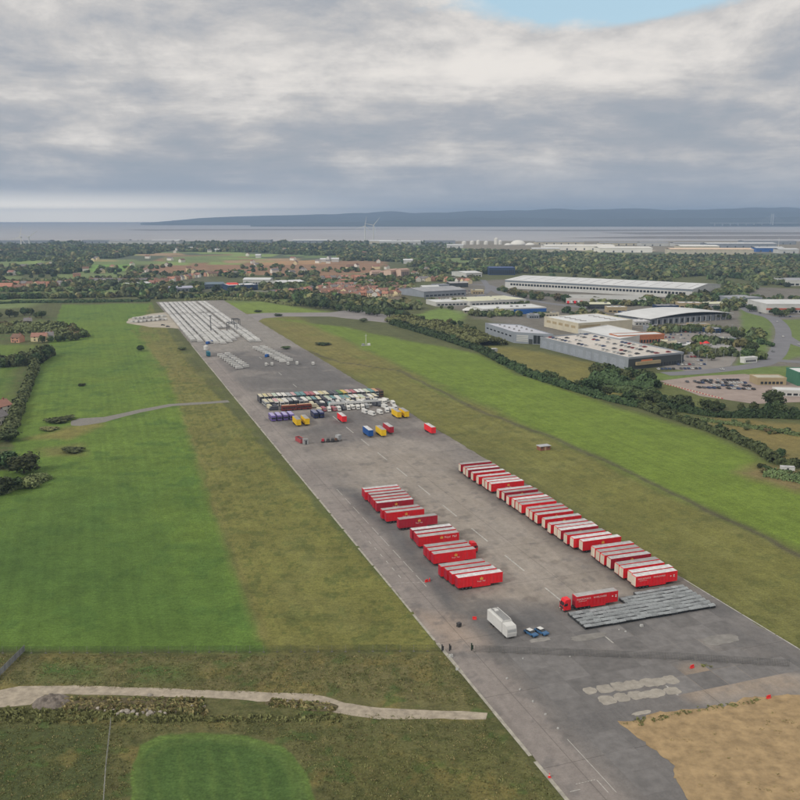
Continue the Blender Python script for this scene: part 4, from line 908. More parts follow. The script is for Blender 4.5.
for i, (px, py, s) in enumerate(((451, 657, 1.7), (457, 670, 1.3), (507, 679, .8), (520, 690, .8), (533, 702, .8), (545.5, 715, .8), (558, 729, .8), (625.5, 632, .8), (619, 630, .6), (641.5, 626.5, 1.5), (523, 659, .7), (570, 657, .6))):
    block(('large white block at the gate on the left runway edge', 'white block below the gate at the grass edge', 'white marker block nearest the fence in the diagonal line', 'second white marker block of the diagonal line', 'third white marker block of the diagonal line', 'fourth white marker block of the diagonal line', 'fifth white marker block of the diagonal line', 'small white block in front of the steel cages', 'tiny white block in front of the steel cages', 'largest white block in front of the steel cages', 'tiny white block on dark tarmac below the white lorry', 'tiny white block right of the blue cars on dark tarmac')[i], px, py, s)
DG = pm('dark_green_paint', (.03, .05, .035), .6)
def gatepost(label, px, py, h, mat=DG):
    x, y = G(px, py); t = thing('gate_post', label, 'post', (x, y, .03), PH)
    obj('post', MB().box(-.13, .13, -.13, .13, 0, h).box(-.18, .18, -.18, .18, h, h + .08).me('post'), mat, t); obj('barrier_box', MB().box(.13, .5, -.1, .1, .3, 1.5).me('barrier_box'), mat, t)
gatepost('dark gate post standing on the runway in line with the fence', 471.5, 650.5, 2.0)
gatepost('dark gate post where the fence meets the runway', 442, 651.5, 1.9, DARK); gatepost('second dark gate post right at the runway edge', 449.5, 651, 1.9, DARK)
x, y = G(459, 627); t = thing('waste_bin', 'black wheeled bin alone on the tarmac near the left edge', 'bin', (x, y, .06), .6)
obj('body', MB().box(-.5, .5, -.45, .45, .1, 1.15, -.08, -.06).me('body'), DARK, t); obj('lid', MB().box(-.6, .6, -.53, .53, 1.152, 1.24).me('lid'), DARK, t)
for s in (-1, 1): obj('wheel', WHS, None, t, (s * .4, .45, .2)).scale = (.6, .6, .6)

# ------------------------------------------------------------------ fences
def fence(label, pts, spacing, h, mat=POSTM, mesh=True, solid=False, name='wire_fence'):
    L = [Vector(G(*p)) for p in pts]; o = thing(name, label, 'fence', (*L[0], 0))
    pm_ = cme(('fp', h), lambda: MB().cyl((0, 0, 0), (0, 0, h), .07, n=5).me('post'))
    for a, b in zip(L[:-1], L[1:]):
        d = (b - a).length; n = max(1, int(d / spacing)); ang = math.atan2(b.y - a.y, b.x - a.x)
        for i in range(n):
            p = a.lerp(b, i / n) - L[0]; obj('post', pm_, mat, o, (p.x + rng.uniform(-.05, .05), p.y, 0), rz=rng.uniform(0, 1))
            if solid:
                for k in range(4): obj('pale', cme(('pl', round(d / n, 2), h), lambda: MB().box(.1, d / n / 4 - .06, -.03, .03, .08, h - .1).me('pale')), mat, o, (p.x + math.cos(ang) * k * d / n / 4, p.y + math.sin(ang) * k * d / n / 4, 0), rz=ang)
        m = MB()
        for z in ([.35, .75, 1.15, h - .08] if mesh else [h - .12]): m.cyl((a.x - L[0].x, a.y - L[0].y, z), (b.x - L[0].x, b.y - L[0].y, z), .022, n=4)
        obj('wire', m.me('wire'), mat, o)
    return o
MESHM = pm('dark_mesh_wire', (.035, .037, .035), .8)
def panel_fence(label, pts, h=2.0, wid=3.5):
    L = [Vector(G(*p)) for p in pts]; o = thing('mesh_fence', label, 'fence', (*L[0], 0.05)); n_p = 0
    for a, b in zip(L[:-1], L[1:]):
        d = (b - a).length; n = max(1, int(d / wid)); w = d / n; ang = math.atan2(b.y - a.y, b.x - a.x)
        def pmesh():
            m = MB()
            for k in range(1, int(w / .28)): m.box(k * .28 - .014, k * .28 + .014, -.012, .012, .1, h - .06)
            for k in range(7): z = .1 + k * (h - .2) / 6; m.box(.06, w - .06, .013, .035, z, z + .03)
            return m.me('mesh_panel', MESHM)
        me = cme(('mp', round(w, 3)), pmesh)
        for i in range(n):
            p = a.lerp(b, i / n) - L[0]; jit = rng.uniform(-.02, .02)
            q = obj('mesh_panel', me, None, o, (p.x, p.y, 0), rz=ang + jit); n_p += 1
            obj('post', cme(('mpp', h), lambda: MB().cyl((0, 0, 0), (0, 0, h), .05, n=5).box(-.3, .3, -.12, .12, 0, .14).me('post', POSTM)), None, o, (p.x, p.y, 0), rz=ang)
    return o
panel_fence('dark mesh fence crossing the left grass up to the runway edge', [(-40, 653.5), (60, 653.5), (250, 652.5), (441, 651.5)])
panel_fence('dark mesh fence crossing the runway in front of the white lorry', [(475, 652), (560, 655.5), (680, 660), (790, 667)])
fence('pale post fence running down past the mown green', [(111, 724), (106, 770), (102, 830)], 2.2, 1.6, pm('pale_post', (.27, .27, .25), .85, rnd=.2))
fence('grey pale fence slanting to the track at the left edge', [(-30, 700), (0, 676), (25, 651)], 2.6, 1.9, pm('grey_pale', (.22, .23, .235), .8, rnd=.2), solid=True, name='pale_fence')
# ------------------------------------------------------------------ vegetation
LEAFD = lin(54, 64, 40, 1.05)
def leafmat(name, col, rnd=.38, hue=.08): return pm(name, col, .85, (.35, .35), rnd=rnd, hue=hue, spec=.15)
LM = [leafmat('leaf_dark', lin(74, 86, 56, 1.2)), leafmat('leaf_mid', lin(96, 104, 68, 1.2)), leafmat('leaf_olive', lin(112, 108, 74, 1.15))]
BARK = pm('bark', (.075, .06, .045), .9)
def crown_arrays(seed, n=900, rx=1.0, rz=.85, lobes=16, ls=.42, q=.13, flat=False):
    r = np.random.RandomState(seed); C = []
    while len(C) < lobes:
        p = r.uniform(-1, 1, 3)
        if .15 < np.linalg.norm(p) < .85: C.append(p)
    C = np.array(C); C[:, 2] = C[:, 2] * .8
    k = r.randint(0, lobes, n); d = r.normal(size=(n, 3)); d /= np.linalg.norm(d, axis=1)[:, None]
    rad = ls * r.uniform(.55, 1.35, lobes)[k] * r.uniform(.45, 1.15, n); p = C[k] * np.array([1, 1, 1]) * .72 + d * rad[:, None]
    p *= np.array([rx, rx, rz])
    nrm = d + r.normal(scale=.45, size=(n, 3)); nrm /= np.linalg.norm(nrm, axis=1)[:, None]
    a = np.cross(nrm, r.normal(size=(n, 3))); a /= np.linalg.norm(a, axis=1)[:, None]; b = np.cross(nrm, a)
    s = q * r.uniform(.6, 1.4, n)[:, None]; V = np.stack([p - a * s - b * s * .7, p + a * s - b * s * .6, p + a * s * .8 + b * s * .8, p - a * s * .9 + b * s * .7], 1).reshape(-1, 3)
    return V, np.arange(n * 4).reshape(-1, 4)
CROWNS = []
for i in range(7):
    V, Q4 = crown_arrays(i, 1300, 1.0, (.85, .95, .8, 1.05, .75, .9, .85)[i], 13 + i, .40, .098)
    CROWNS.append(npmesh('crown', V, Q4, LM[i % 3]))
FARC = []
FLM = [leafmat('far_leaf_' + n_, lin(*c, 1.35), .4, .07) for n_, c in (('grey', (90, 98, 70)), ('dark', (72, 86, 58)), ('olive', (112, 112, 74)), ('mid', (94, 108, 68)))]
for i in range(4):
    V, Q4 = crown_arrays(40 + i, 130, 1.0, .8, 8, .5, .3); FARC.append(npmesh('far_crown', V, Q4, FLM[i]))
tk = MB(); tk.cyl((0, 0, 0), (0, 0, 1), .045, .025, 7)
for a in range(4): tk.cyl((0, 0, .45 + .1 * a), (.3 * math.cos(a * 1.7), .3 * math.sin(a * 1.7), .95), .018, .008, 5)
TRUNK = tk.me('trunk', BARK)
def tree(label, x, y, h, wd=None, mi=None, group=None, name='broadleaf_tree', lift=.16):
    t = thing(name, label, 'tree' if 'tree' in name else 'bush', (x, y, -.1), rng.uniform(0, 6.28), group)
    wd = wd or h * rng.uniform(.42, .58); ci = rng.randrange(7)
    o = obj('trunk', TRUNK, None, t); o.scale = (h * .9, h * .9, h * .72)
    ch = h * (1 - lift) / 2
    c = obj('crown', CROWNS[ci], LM[mi] if mi is not None else None, t, (0, 0, h * lift + ch)); c.scale = (wd, wd * rng.uniform(.85, 1.15), ch / .85); return t
def row(pts, n, h0, h1, what, group, mi=None, jit=3.0, lift=.12, name='broadleaf_tree', wr=(.45, .62)):
    L = [Vector(G(*p)) for p in pts]; seg = [(b - a).length for a, b in zip(L[:-1], L[1:])]; T = sum(seg)
    for i in range(n):
        s = T * (i + .5 + rng.uniform(-.3, .3)) / n; k = 0
        while k < len(seg) - 1 and s > seg[k]: s -= seg[k]; k += 1
        p = L[k].lerp(L[k + 1], min(1, s / seg[k])); h = rng.uniform(h0, h1)
        tree(f'{what.format(n=od(i + 1))}', p.x + rng.uniform(-jit, jit), p.y + rng.uniform(-jit, jit), h, h * rng.uniform(*wr), mi, group, name, lift)
FARROWS = []
def farrow(pts, n, h0, h1, jit):
    L = [Vector(G(*p)) for p in pts]; seg = [(b - a).length for a, b in zip(L[:-1], L[1:])]; T = sum(seg)
    for i in range(n):
        s = T * rng.random(); k = 0
        while k < len(seg) - 1 and s > seg[k]: s -= seg[k]; k += 1
        p = L[k].lerp(L[k + 1], min(1, s / seg[k])); FARROWS.append((p.x + rng.gauss(0, jit), p.y + rng.gauss(0, jit), rng.uniform(h0, h1) * .6))
def hedge(label, pts, w, h, mi=0, per=14, leaf=.5, name='hedge'):
    L = [Vector(G(*p)) for p in pts]; out = []; nrm = []
    for a, b in zip(L[:-1], L[1:]):
        n = int((b - a).length * per); d = (b - a).normalized(); q = Vector((-d.y, d.x)); f = nr.rand(n)
        bx, by = a.x + (b.x - a.x) * f, a.y + (b.y - a.y) * f
        hh = h * (.35 + 1.25 * fbm(bx, by, 7, 12)) * (.7 + .6 * fbm(bx, by, 40, 2)); ang = nr.uniform(0, math.pi, n); rr = nr.uniform(.65, 1.05, n)
        off = np.cos(ang) * rr * w / 2 * (.6 + .8 * fbm(bx, by, 9, 30)); z = np.maximum(.1, np.sin(ang) ** .7 * rr * hh)
        out.append(np.stack([bx + q.x * off, by + q.y * off, z], 1)); nrm.append(np.stack([q.x * np.cos(ang), q.y * np.cos(ang), np.sin(ang)], 1))
    p, d = np.concatenate(out), np.concatenate(nrm); n = len(p)
    d = d + nr.normal(scale=.5, size=(n, 3)); d /= np.linalg.norm(d, axis=1)[:, None]
    a = np.cross(d, nr.normal(size=(n, 3))); a /= np.linalg.norm(a, axis=1)[:, None]; b = np.cross(d, a); s = leaf * nr.uniform(.6, 1.4, n)[:, None]
    V = np.stack([p - a * s - b * s * .7, p + a * s - b * s * .6, p + a * s * .8 + b * s * .8, p - a * s * .9 + b * s * .7], 1).reshape(-1, 3)
    o0 = np.array([L[0].x, L[0].y, 0]); t = thing(name, label, 'hedge', (L[0].x, L[0].y, 0))
    obj('foliage', npmesh('foliage', V - o0, np.arange(n * 4).reshape(-1, 4), LM[mi]), None, t)
    st = MB()
    for k in range(12):
        c = V[rng.randrange(len(V))] - o0; st.cyl((c[0], c[1], 0), (c[0] + .2, c[1], max(.6, c[2] * .7)), .1, .05, 5)
    obj('stems', st.me('stems'), BARK, t)
hedge('dark uneven hedge along the right airfield edge by the grey warehouse', [(392, 324), (430, 335), (478, 350), (500, 361)], 8, 4.5, 0, 40, .8)
hedge('dark hedge along the right airfield edge below the car-park wall', [(500, 362), (530, 376), (560, 386), (600, 398), (640, 407)], 7, 4.0, 0, 40, .75)
hedge('lower dark hedge along the right meadow edge', [(640, 407), (690, 424), (735, 440), (760, 452), (775, 463), (800, 468)], 6, 3.4, 0, 36, .6)
hedge('second hedge behind the meadow edge on the right', [(645, 396), (680, 411), (720, 417), (770, 417), (830, 420)], 7, 4.5, 0, 36, .7)
hedge('hedge in front of the rooftop car park clump', [(585, 388), (620, 392), (655, 396)], 8, 5, 1, 30, .8)
hedge('dark boundary hedge at the left edge of the green field', [(36, 366), (31, 378), (24, 396), (15, 418), (6, 440)], 7, 4.5, 0, 40, .65)
hedge('hedge closing the back of the left green field', [(-60, 306), (20, 303), (90, 302.5), (150, 301.5)], 7, 3.6, 0, 12, 1.1)
hedge('scrubby hedge behind the far runway end', [(185, 300.5), (230, 300), (262, 301), (295, 306)], 7, 4, 1, 12, 1.1)
hedge('hedge below the two small left fields', [(-40, 297), (40, 296.5), (105, 294)], 8, 4, 0, 10, 1.3)
hedge('hedge across the dry meadow on the right', [(700, 420), (745, 427), (800, 436)], 4, 2.0, 1, 24, .5)
hedge('broad scrub thicket between the sports ground and the airfield hedge', [(398, 321), (430, 328), (460, 336), (490, 346)], 30, 6.5, 1, 110, .9, 'scrub_thicket')
hedge('broad dark thicket right of the rooftop car park', [(590, 384), (620, 386), (655, 390)], 22, 9, 0, 110, .9, 'scrub_thicket')
hedge('dense grey-green thicket behind the farmhouses', [(-30, 332), (20, 331), (50, 331), (74, 338)], 34, 8.5, 1, 90, .9, 'scrub_thicket')
hedge('dark tree belt below the farmhouses', [(-30, 367), (10, 366), (34, 364), (48, 355)], 12, 8, 0, 80, .8, 'tree_belt')
hedge('rough bramble mass at the left edge below the largest tree', [(-30, 500), (5, 490), (30, 484), (44, 478)], 11, 3.2, 1, 60, .45, 'scrub_thicket')
hedge('bramble patch on the rough ground at the right edge', [(765, 474), (800, 479), (830, 486)], 14, 2.2, 1, 50, .4, 'scrub_thicket')
# hedge along the right side of the airfield
row([(392, 322), (430, 333), (478, 349), (500, 360)], 22, 4, 8, 'scrubby tree, {n} from left along the right airfield hedge', 'scrub trees along the right airfield hedge', None, 5, .05)
row([(400, 318), (440, 324), (480, 334)], 18, 5, 9, 'scrub tree, {n} from the left in the thicket behind the right hedge', 'thicket behind the right hedge', None, 8, .05)
row([(500, 360), (540, 378), (585, 391), (635, 404)], 9, 5, 8, 'dark hedge tree, {n} from the left below the car-park wall', 'dark hedge trees below the car-park wall', 0, 2.5, .04)
row([(592, 377), (625, 380), (655, 384)], 13, 8, 13, 'tall dark tree, {n} from left in the clump by the car park', 'clump right of the car park', 0, 5, .08)
row([(630, 398), (680, 408), (735, 412), (800, 414)], 20, 5, 9, 'dark tree, {n} from the left in the belt below the paved car park', 'belt below the paved car park', 0, 4, .05)
row([(640, 402), (690, 420), (735, 437), (768, 452), (800, 462)], 10, 3, 5.5, 'hedge bush, {n} from the left along the edge of the right meadow', 'bushes in the right meadow hedge', 0, 1.6, .0, 'hedge_bush', (.6, .9))
for lab, px, py, h, w_ in (('large round tree below the paved car park', 773, 409, 13, 8), ('large dark tree in the hedge below the car-park wall', 590, 391, 10, 7), ('round dark tree in the right hedge beside the largest', 553, 381, 8, 5.5), ('dark spreading tree left of the meadow scrub', 682, 409, 10, 8), ('dark tree left of the paved car park', 644, 402, 9, 6)):
    x, y = G(px, py); tree(lab, x, y, h, w_, 0, lift=.06)
row([(755, 470), (785, 474), (800, 482)], 14, 1.2, 3, 'scrub bush, {n} from the left on the rough patch at the right edge', 'scrub bushes on the rough patch', None, 5, 0, 'scrub_bush', (.7, 1.1))
row([(725, 424), (790, 436)], 12, 1.5, 3, 'low bush, {n} from the left in the dry meadow on the right', 'bushes in the dry meadow', None, 8, 0, 'scrub_bush', (.7, 1.1))
# dark wood in front of the estate
farrow([(290, 297), (320, 301), (360, 304), (402, 309)], 150, 9, 15, 14)
row([(295, 304), (330, 309), (370, 314), (404, 319)], 34, 9, 14, 'dark tree, {n} from left, front of wood before the estate', 'front of the wood before the estate', 0, 9, .05)
farrow([(150, 299), (230, 296), (290, 299)], 90, 6, 11, 8)
farrow([(-60, 300), (60, 298), (150, 296), (185, 298)], 130, 6, 12, 8)
farrow([(-60, 287), (70, 284), (150, 285)], 200, 8, 13, 22)
farrow([(-60, 292), (70, 291), (110, 290)], 70, 6, 10, 10)
# left cluster with the farmhouses and left hedge
row([(-5, 332), (30, 330), (60, 332), (76, 338)], 22, 7, 12, 'tree, {n} from the left in the clump behind the farmhouses', 'clump behind the farmhouses', None, 8, .05)
row([(-5, 320), (25, 315), (48, 318)], 10, 7, 11, 'tree, {n} from the left at the back of the farm clump', 'back of the farm clump', 0, 8, .05)
row([(44, 343), (66, 341), (80, 340)], 9, 5, 8, 'dark tree, {n} from the left right of the farmhouses', 'trees right of the farmhouses', 0, 4, .03)
row([(-5, 367), (14, 366), (30, 366), (48, 355)], 12, 8, 13, 'dark tree, {n} from the left in the row below the farmhouses', 'row below the farmhouses', 0, 4, .04)
row([(33, 372), (26, 392), (16, 416), (8, 436)], 7, 4.5, 7, 'dark bush, {n} from the far end of the left boundary hedge', 'bushes in the left boundary hedge', 0, 1.5, 0, 'hedge_bush', (.55, .75))
for lab, px, py, h, w_, mi in (('largest dark tree at the left edge of the green field', 24, 473, 10, 8, 0), ('dark tree at the left edge behind the largest', 4, 468, 9, 7, 0), ('dark tree cut by the left edge below the largest', 1, 494, 9, 6, 0), ('dark bush by the left hedge end', 7, 441, 7, 6.5, 0), ('bush growing below the largest left tree', 30, 487, 5, 6, 1), ('small bush right of the largest left tree', 42, 480, 3.5, 4, 1), ('low dark tree beside the left edge', 13, 489, 6, 6, 0),
                               ('lone bush in the dry strip left of the runway', 141, 351, 6, 4.2, 0), ('flat thorn bush right of the lone bush', 182, 350, 3, 4, 0), ('flat dark bush in the green field', 82, 386, 2.2, 3.5, 0), ('low thorn mound beside the left taxi track', 62, 421, 3, 9, 0), ('dark low bush below the left taxi track', 72, 452, 2.8, 6.5, 0), ('low bush at the left end of the taxi track', 48, 430, 2, 6, 1),
                               ('dark low bush in the dry grass right of the runway', 323, 345, 2.6, 8, 0), ('dark bush beside the taxiway on the right', 363, 322, 5, 5, 0), ('low dark bush by the runway near the van clusters', 286, 349, 3.2, 5, 0), ('small bush where the right taxiway begins', 278, 316, 3, 7, 0), ('small dark bush left of the taxiway bush', 258, 312, 3, 6, 0)):
    x, y = G(px, py); tree(lab, x, y, h, w_, mi, None, 'broadleaf_tree' if 'tree' in lab.split(' at ')[0].split(' in ')[0].split('beside')[0].split('below')[0] else 'lone_bush', 0)
# trees between the shops
for pts_, n_ in (([(650, 334), (690, 330), (735, 334)], 50), ([(655, 350), (690, 352), (730, 356)], 55), ([(700, 342), (740, 346)], 30), ([(480, 316), (540, 316)], 30), ([(430, 303), (470, 303)], 30), ([(500, 291), (600, 303)], 45), ([(600, 304), (660, 306)], 40), ([(740, 300), (800, 300)], 30), ([(755, 330), (758, 362)], 14), ([(560, 312), (640, 322)], 30)): farrow(pts_, n_, 4.5, 10, 6)
row([(650, 330), (672, 330), (700, 333)], 12, 6, 9, 'car-park tree, {n} from the left before the curved roof', 'trees before the curved roof', None, 6, .08)
row([(680, 316), (705, 318), (728, 320)], 14, 7, 11, 'dark tree, {n} from the left under the curved mall roof', 'trees under the curved roof', 0, 5, .06)
row([(660, 352), (690, 356), (715, 360)], 14, 5, 8, 'tree, {n} from the left among the retail parking', 'trees among the retail parking', None, 6, .08)
row([(735, 336), (750, 348), (752, 360)], 12, 7, 11, 'dark tree, {n} from the far end beside the curving road', 'trees beside the curving road', 0, 5, .06)
row([(745, 312), (765, 311), (780, 317), (800, 310)], 16, 7, 11, 'dark tree, {n} from the left by the roundabout', 'trees by the roundabout', 0, 6, .06)
farrow([(640, 305), (690, 302), (730, 295), (738, 289)], 110, 8, 13, 14); farrow([(700, 312), (740, 305), (745, 298)], 50, 7, 11, 10)
row([(510, 296), (540, 300), (570, 302)], 18, 9, 13, 'tree, {n} from the left in front of the long white warehouse', 'trees before the long warehouse', None, 9, .04)
row([(440, 309), (480, 311), (500, 308), (530, 304)], 20, 4, 7, 'tree, {n} from the left by the white and blue store', 'trees by the white and blue store', None, 5, .05)
x, y = G(584, 309); tree('round dark tree in front of the warehouse yard', x, y, 12, 10, 0)
x, y = G(648, 300); tree('russet tree in front of the long warehouse', x, y, 9, 8, 2)
# ---- woods far off: one mass
def inpoly(p, P):
    c = False; n = len(P)
    for i in range(n):
        a, b = P[i], P[(i + 1) % n]
        if (a[1] > p[1]) != (b[1] > p[1]) and p[0] < (b[0] - a[0]) * (p[1] - a[1]) / (b[1] - a[1]) + a[0]: c = not c
    return c
def scatter(polys, area, r, clump=0.0, rag=50.0):
    out = []
    for P_ in polys:
        Wp = [G(*p) for p in P_]; xs = [p[0] for p in Wp]; ys = [p[1] for p in Wp]
        n = int((max(xs) - min(xs)) * (max(ys) - min(ys)) / area)
        X = nr.uniform(min(xs), max(xs), n); Y = nr.uniform(min(ys), max(ys), n)
        m = sdist(X, Y, Wp) + rag * (fbm(X, Y, max(2.0, rag * 2.4), 3) - .5) > 0
        if clump: m &= fbm(X, Y, 90, 7) > clump
        out.append(np.stack([X[m], Y[m], nr.uniform(r[0], r[1], m.sum())], 1))
    return np.concatenate(out)
dense = scatter(([(-250, 246), (200, 247), (320, 246), (420, 247), (470, 250), (400, 260.5), (250, 252.5), (160, 253), (110, 258.5), (-250, 256)], [(380, 262), (470, 252), (560, 254), (640, 257), (900, 258), (900, 284), (760, 285), (740, 279), (520, 274), (430, 274)],
                 [(-250, 268), (70, 268), (75, 274), (-250, 276)], [(60, 258), (95, 264), (75, 273), (50, 268)]), 165, (5, 10), .40)
for x0, y0, w, h, sk in FIELDS:
    q_ = [G(x0, y0), G(x0 + w, y0), G(x0 + w + sk, y0 + h), G(x0 + sk, y0 + h)]; dense = dense[sdist(dense[:, 0], dense[:, 1], q_) < 6]
dense2 = scatter(([(-250, 254), (110, 258), (60, 262), (-250, 262)], [(340, 256), (440, 254), (420, 262), (340, 261)], [(330, 284), (410, 277), (470, 282), (420, 288), (405, 296)], [(170, 276), (250, 274), (240, 279), (180, 280)], [(260, 290), (300, 280), (330, 282), (300, 296)], [(130, 284), (200, 282), (220, 292), (130, 293)]), 260, (5.5, 9), .42)
loose = scatter(([(-250, 268), (250, 266), (480, 272), (480, 292), (140, 293), (-250, 293)], [(-250, 241.6), (430, 241.6), (470, 248), (-250, 247)], [(520, 262), (900, 258), (900, 284), (720, 292), (540, 280)]), 900, (4, 7.5), .5)
dense2 = np.concatenate([dense2, np.array(FARROWS)])
fgn = bpy.data.node_groups.new('scatter_crowns', 'GeometryNodeTree')
fgn.interface.new_socket('Geometry', in_out='INPUT', socket_type='NodeSocketGeometry'); fgn.interface.new_socket('Geometry', in_out='OUTPUT', socket_type='NodeSocketGeometry')
gi, go_ = fgn.nodes.new('NodeGroupInput'), fgn.nodes.new('NodeGroupOutput')
fc = bpy.data.collections.new('far_crown_shapes')
for m_ in FARC:
    o = bpy.data.objects.new('far_crown_shape', m_); fc.objects.link(o)
ci_ = fgn.nodes.new('GeometryNodeCollectionInfo'); ci_.inputs[0].default_value = fc; ci_.inputs[1].default_value = True; ci_.inputs[2].default_value = True
ip = fgn.nodes.new('GeometryNodeInstanceOnPoints'); ip.inputs['Pick Instance'].default_value = True
rv_ = fgn.nodes.new('FunctionNodeRandomValue'); rv_.data_type = 'FLOAT_VECTOR'; rv_.inputs[1].default_value = (.2, .2, 6.28)
na = fgn.nodes.new('GeometryNodeInputNamedAttribute'); na.data_type = 'FLOAT'; na.inputs[0].default_value = 'size'
for a, b in ((gi.outputs[0], ip.inputs['Points']), (ci_.outputs[0], ip.inputs['Instance']), (rv_.outputs[0], ip.inputs['Rotation']), (na.outputs[0], ip.inputs['Scale']), (ip.outputs[0], go_.inputs[0])): fgn.links.new(a, b)
def wood(name, A, label):
    me = bpy.data.meshes.new(name); V = np.stack([A[:, 0], A[:, 1], A[:, 2] * .62], 1).astype(np.float32)
    me.vertices.add(len(V)); me.vertices.foreach_set('co', V.ravel()); me.update()
    at = me.attributes.new('size', 'FLOAT', 'POINT'); at.data.foreach_set('value', A[:, 2].astype(np.float32))
    o = tag(link(bpy.data.objects.new(name, me)), label, 'woodland', kind='stuff')
    md = o.modifiers.new('scatter', 'NODES'); md.node_group = fgn; return o
wood('distant_woods', dense, 'continuous dark green woods between the town and the estuary')
wood('copses_and_hedges', dense2, 'looser copses and hedges among the far fields and houses')
wood('scattered_treetops', loose, 'scattered treetops across the far countryside')
# ---- rough grass tussocks in the foreground
def tussocks(name, polys, per, mat, label, hr=(.25, .7)):
    A = scatter(polys, per, hr, 0, 1.2); n = len(A); k = 7
    r = nr; V = []; 
    base_ = np.repeat(A[:, :2], k, 0) + r.normal(scale=.28, size=(n * k, 2)); hh = np.repeat(A[:, 2], k) * r.uniform(.5, 1.2, n * k)
    ang = r.uniform(0, 6.28, n * k); wv = hh * r.uniform(.5, .9, n * k); lean = r.normal(scale=.35, size=(n * k, 2)) * hh[:, None]
    dx, dy = np.cos(ang) * wv, np.sin(ang) * wv; z0 = np.full(n * k, -.02)
    p0 = np.stack([base_[:, 0] - dx, base_[:, 1] - dy, z0], 1); p1 = np.stack([base_[:, 0] + dx, base_[:, 1] + dy, z0], 1)
    p2 = np.stack([base_[:, 0] + dx * .6 + lean[:, 0], base_[:, 1] + dy * .6 + lean[:, 1], hh], 1); p3 = np.stack([base_[:, 0] - dx * .6 + lean[:, 0], base_[:, 1] - dy * .6 + lean[:, 1], hh * .85], 1)
    V = np.stack([p0, p1, p2, p3], 1).reshape(-1, 3); Qt = np.arange(n * k * 4).reshape(-1, 4)
    tag(obj(name, npmesh(name, V, Qt, mat)), label, 'grass', kind='stuff')
TUM = [pm('tussock_dark', lin(108, 110, 70, 1.3), .95, (.25, .3), world=True), pm('tussock_straw', lin(136, 126, 88, 1.25), .95, (.25, .25), world=True)]
FGS = [[(-60, 655), (445, 655), (480, 706), (345, 696), (-60, 682)], [(-60, 725), (100, 722), (330, 712), (485, 722), (560, 800), (640, 900), (335, 900), (318, 790), (285, 740), (200, 727), (135, 738), (120, 900), (-60, 900)]]
tussocks('rough_grass', FGS, .6, TUM[0], 'rough dark grass tussocks on both sides of the track', (.06, .24))
tussocks('dry_grass', FGS, 3, TUM[1], 'straw-coloured dry grass among the rough tussocks', (.06, .22))
tussocks('edge_weeds', [[(618, 723), (700, 708), (770, 697), (772, 700), (700, 712), (640, 726)], [(700, 663), (714, 665), (712, 669), (702, 667)]], .9, TUM[0], 'weeds growing along the edge of the bare sand', (.18, .5))
tussocks('sand_weeds', [[(660, 730), (810, 705), (830, 830), (710, 800)]], 16, TUM[1], 'sparse dry weeds dotted over the bare sand', (.16, .34))
tussocks('bank_weeds', [[(40, 698), (205, 699), (205, 716), (60, 708)], [(270, 699), (335, 705), (335, 712), (270, 706)]], .7, TUM[1], 'straggling weeds over the earth banks by the track', (.3, .8))
tussocks('bank_grass', [[(40, 698), (205, 699), (205, 716), (60, 708)], [(270, 699), (335, 705), (335, 712), (270, 706)], [(-60, 708), (60, 709), (200, 718), (340, 716), (340, 721), (-60, 724)]], .5, TUM[0], 'dark grass clumps over the earth banks by the track', (.25, .7))
# rubble heaps beside the track
heap = MB()
def rock(label, px, py, s):
    x, y = G(px, py); m = MB(); b_ = []
    for i in range(9):
        a = 2 * math.pi * i / 9; q = rng.uniform(.7, 1.1); b_.append((q * math.cos(a) * s, q * math.sin(a) * s * .8))
    h = s * rng.uniform(.6, .9); m.v = [(X, Y, -.1) for X, Y in b_] + [(X * .82, Y * .82, h * .7) for X, Y in b_] + [(X * .4 + rng.uniform(-.1, .1), Y * .4, h * rng.uniform(.9, 1.1)) for X, Y in b_]
    for k in (0, 9):
        for i in range(9): j = (i + 1) % 9; m.f.append((k + i, k + j, k + 9 + j, k + 9 + i))
    m.f.append(tuple(range(18, 27)))
    tag(obj('rubble_stone', m.me('rubble_stone'), STONE, None, (x, y, 0), rz=rng.uniform(0, 6)), label, 'stone', 'rubble stones beside the track')
n_ = 0
for px, py, s in [(122, 713, .9), (127, 712, 1.1), (133, 713.5, 1.0), (148, 710, .9), (150, 714, 1.2), (160, 713, .8), (137, 715, .7), (118, 715, .7), (165, 714, .6), (46, 703, .8), (52, 701, 1.0), (58, 699, 1.1), (62, 703, .8), (98, 709, .7), (108, 707, .5), (150, 695.5, .8), (60, 697, .7), (192, 707, .6), (204, 707, .5), (288, 703, .6), (318, 707, .7), (325, 709, .6), (175, 712, .5), (113, 711, .6), (143, 713, .6)]:
    n_ += 1; rock(f'pale rubble stone, {od(n_)} of those heaped along the lower side of the track', px, py, s)
for i in range(70):
    px, py = rng.choice([(rng.uniform(42, 70), rng.uniform(697, 705)), (rng.uniform(85, 200), rng.uniform(699, 716)), (rng.uniform(100, 185), rng.uniform(703, 713)), (rng.uniform(275, 335), rng.uniform(700, 709))])
    n_ += 1; rock(f'small rubble stone, {od(n_)} of those scattered along the track', px, py, rng.uniform(.18, .42))
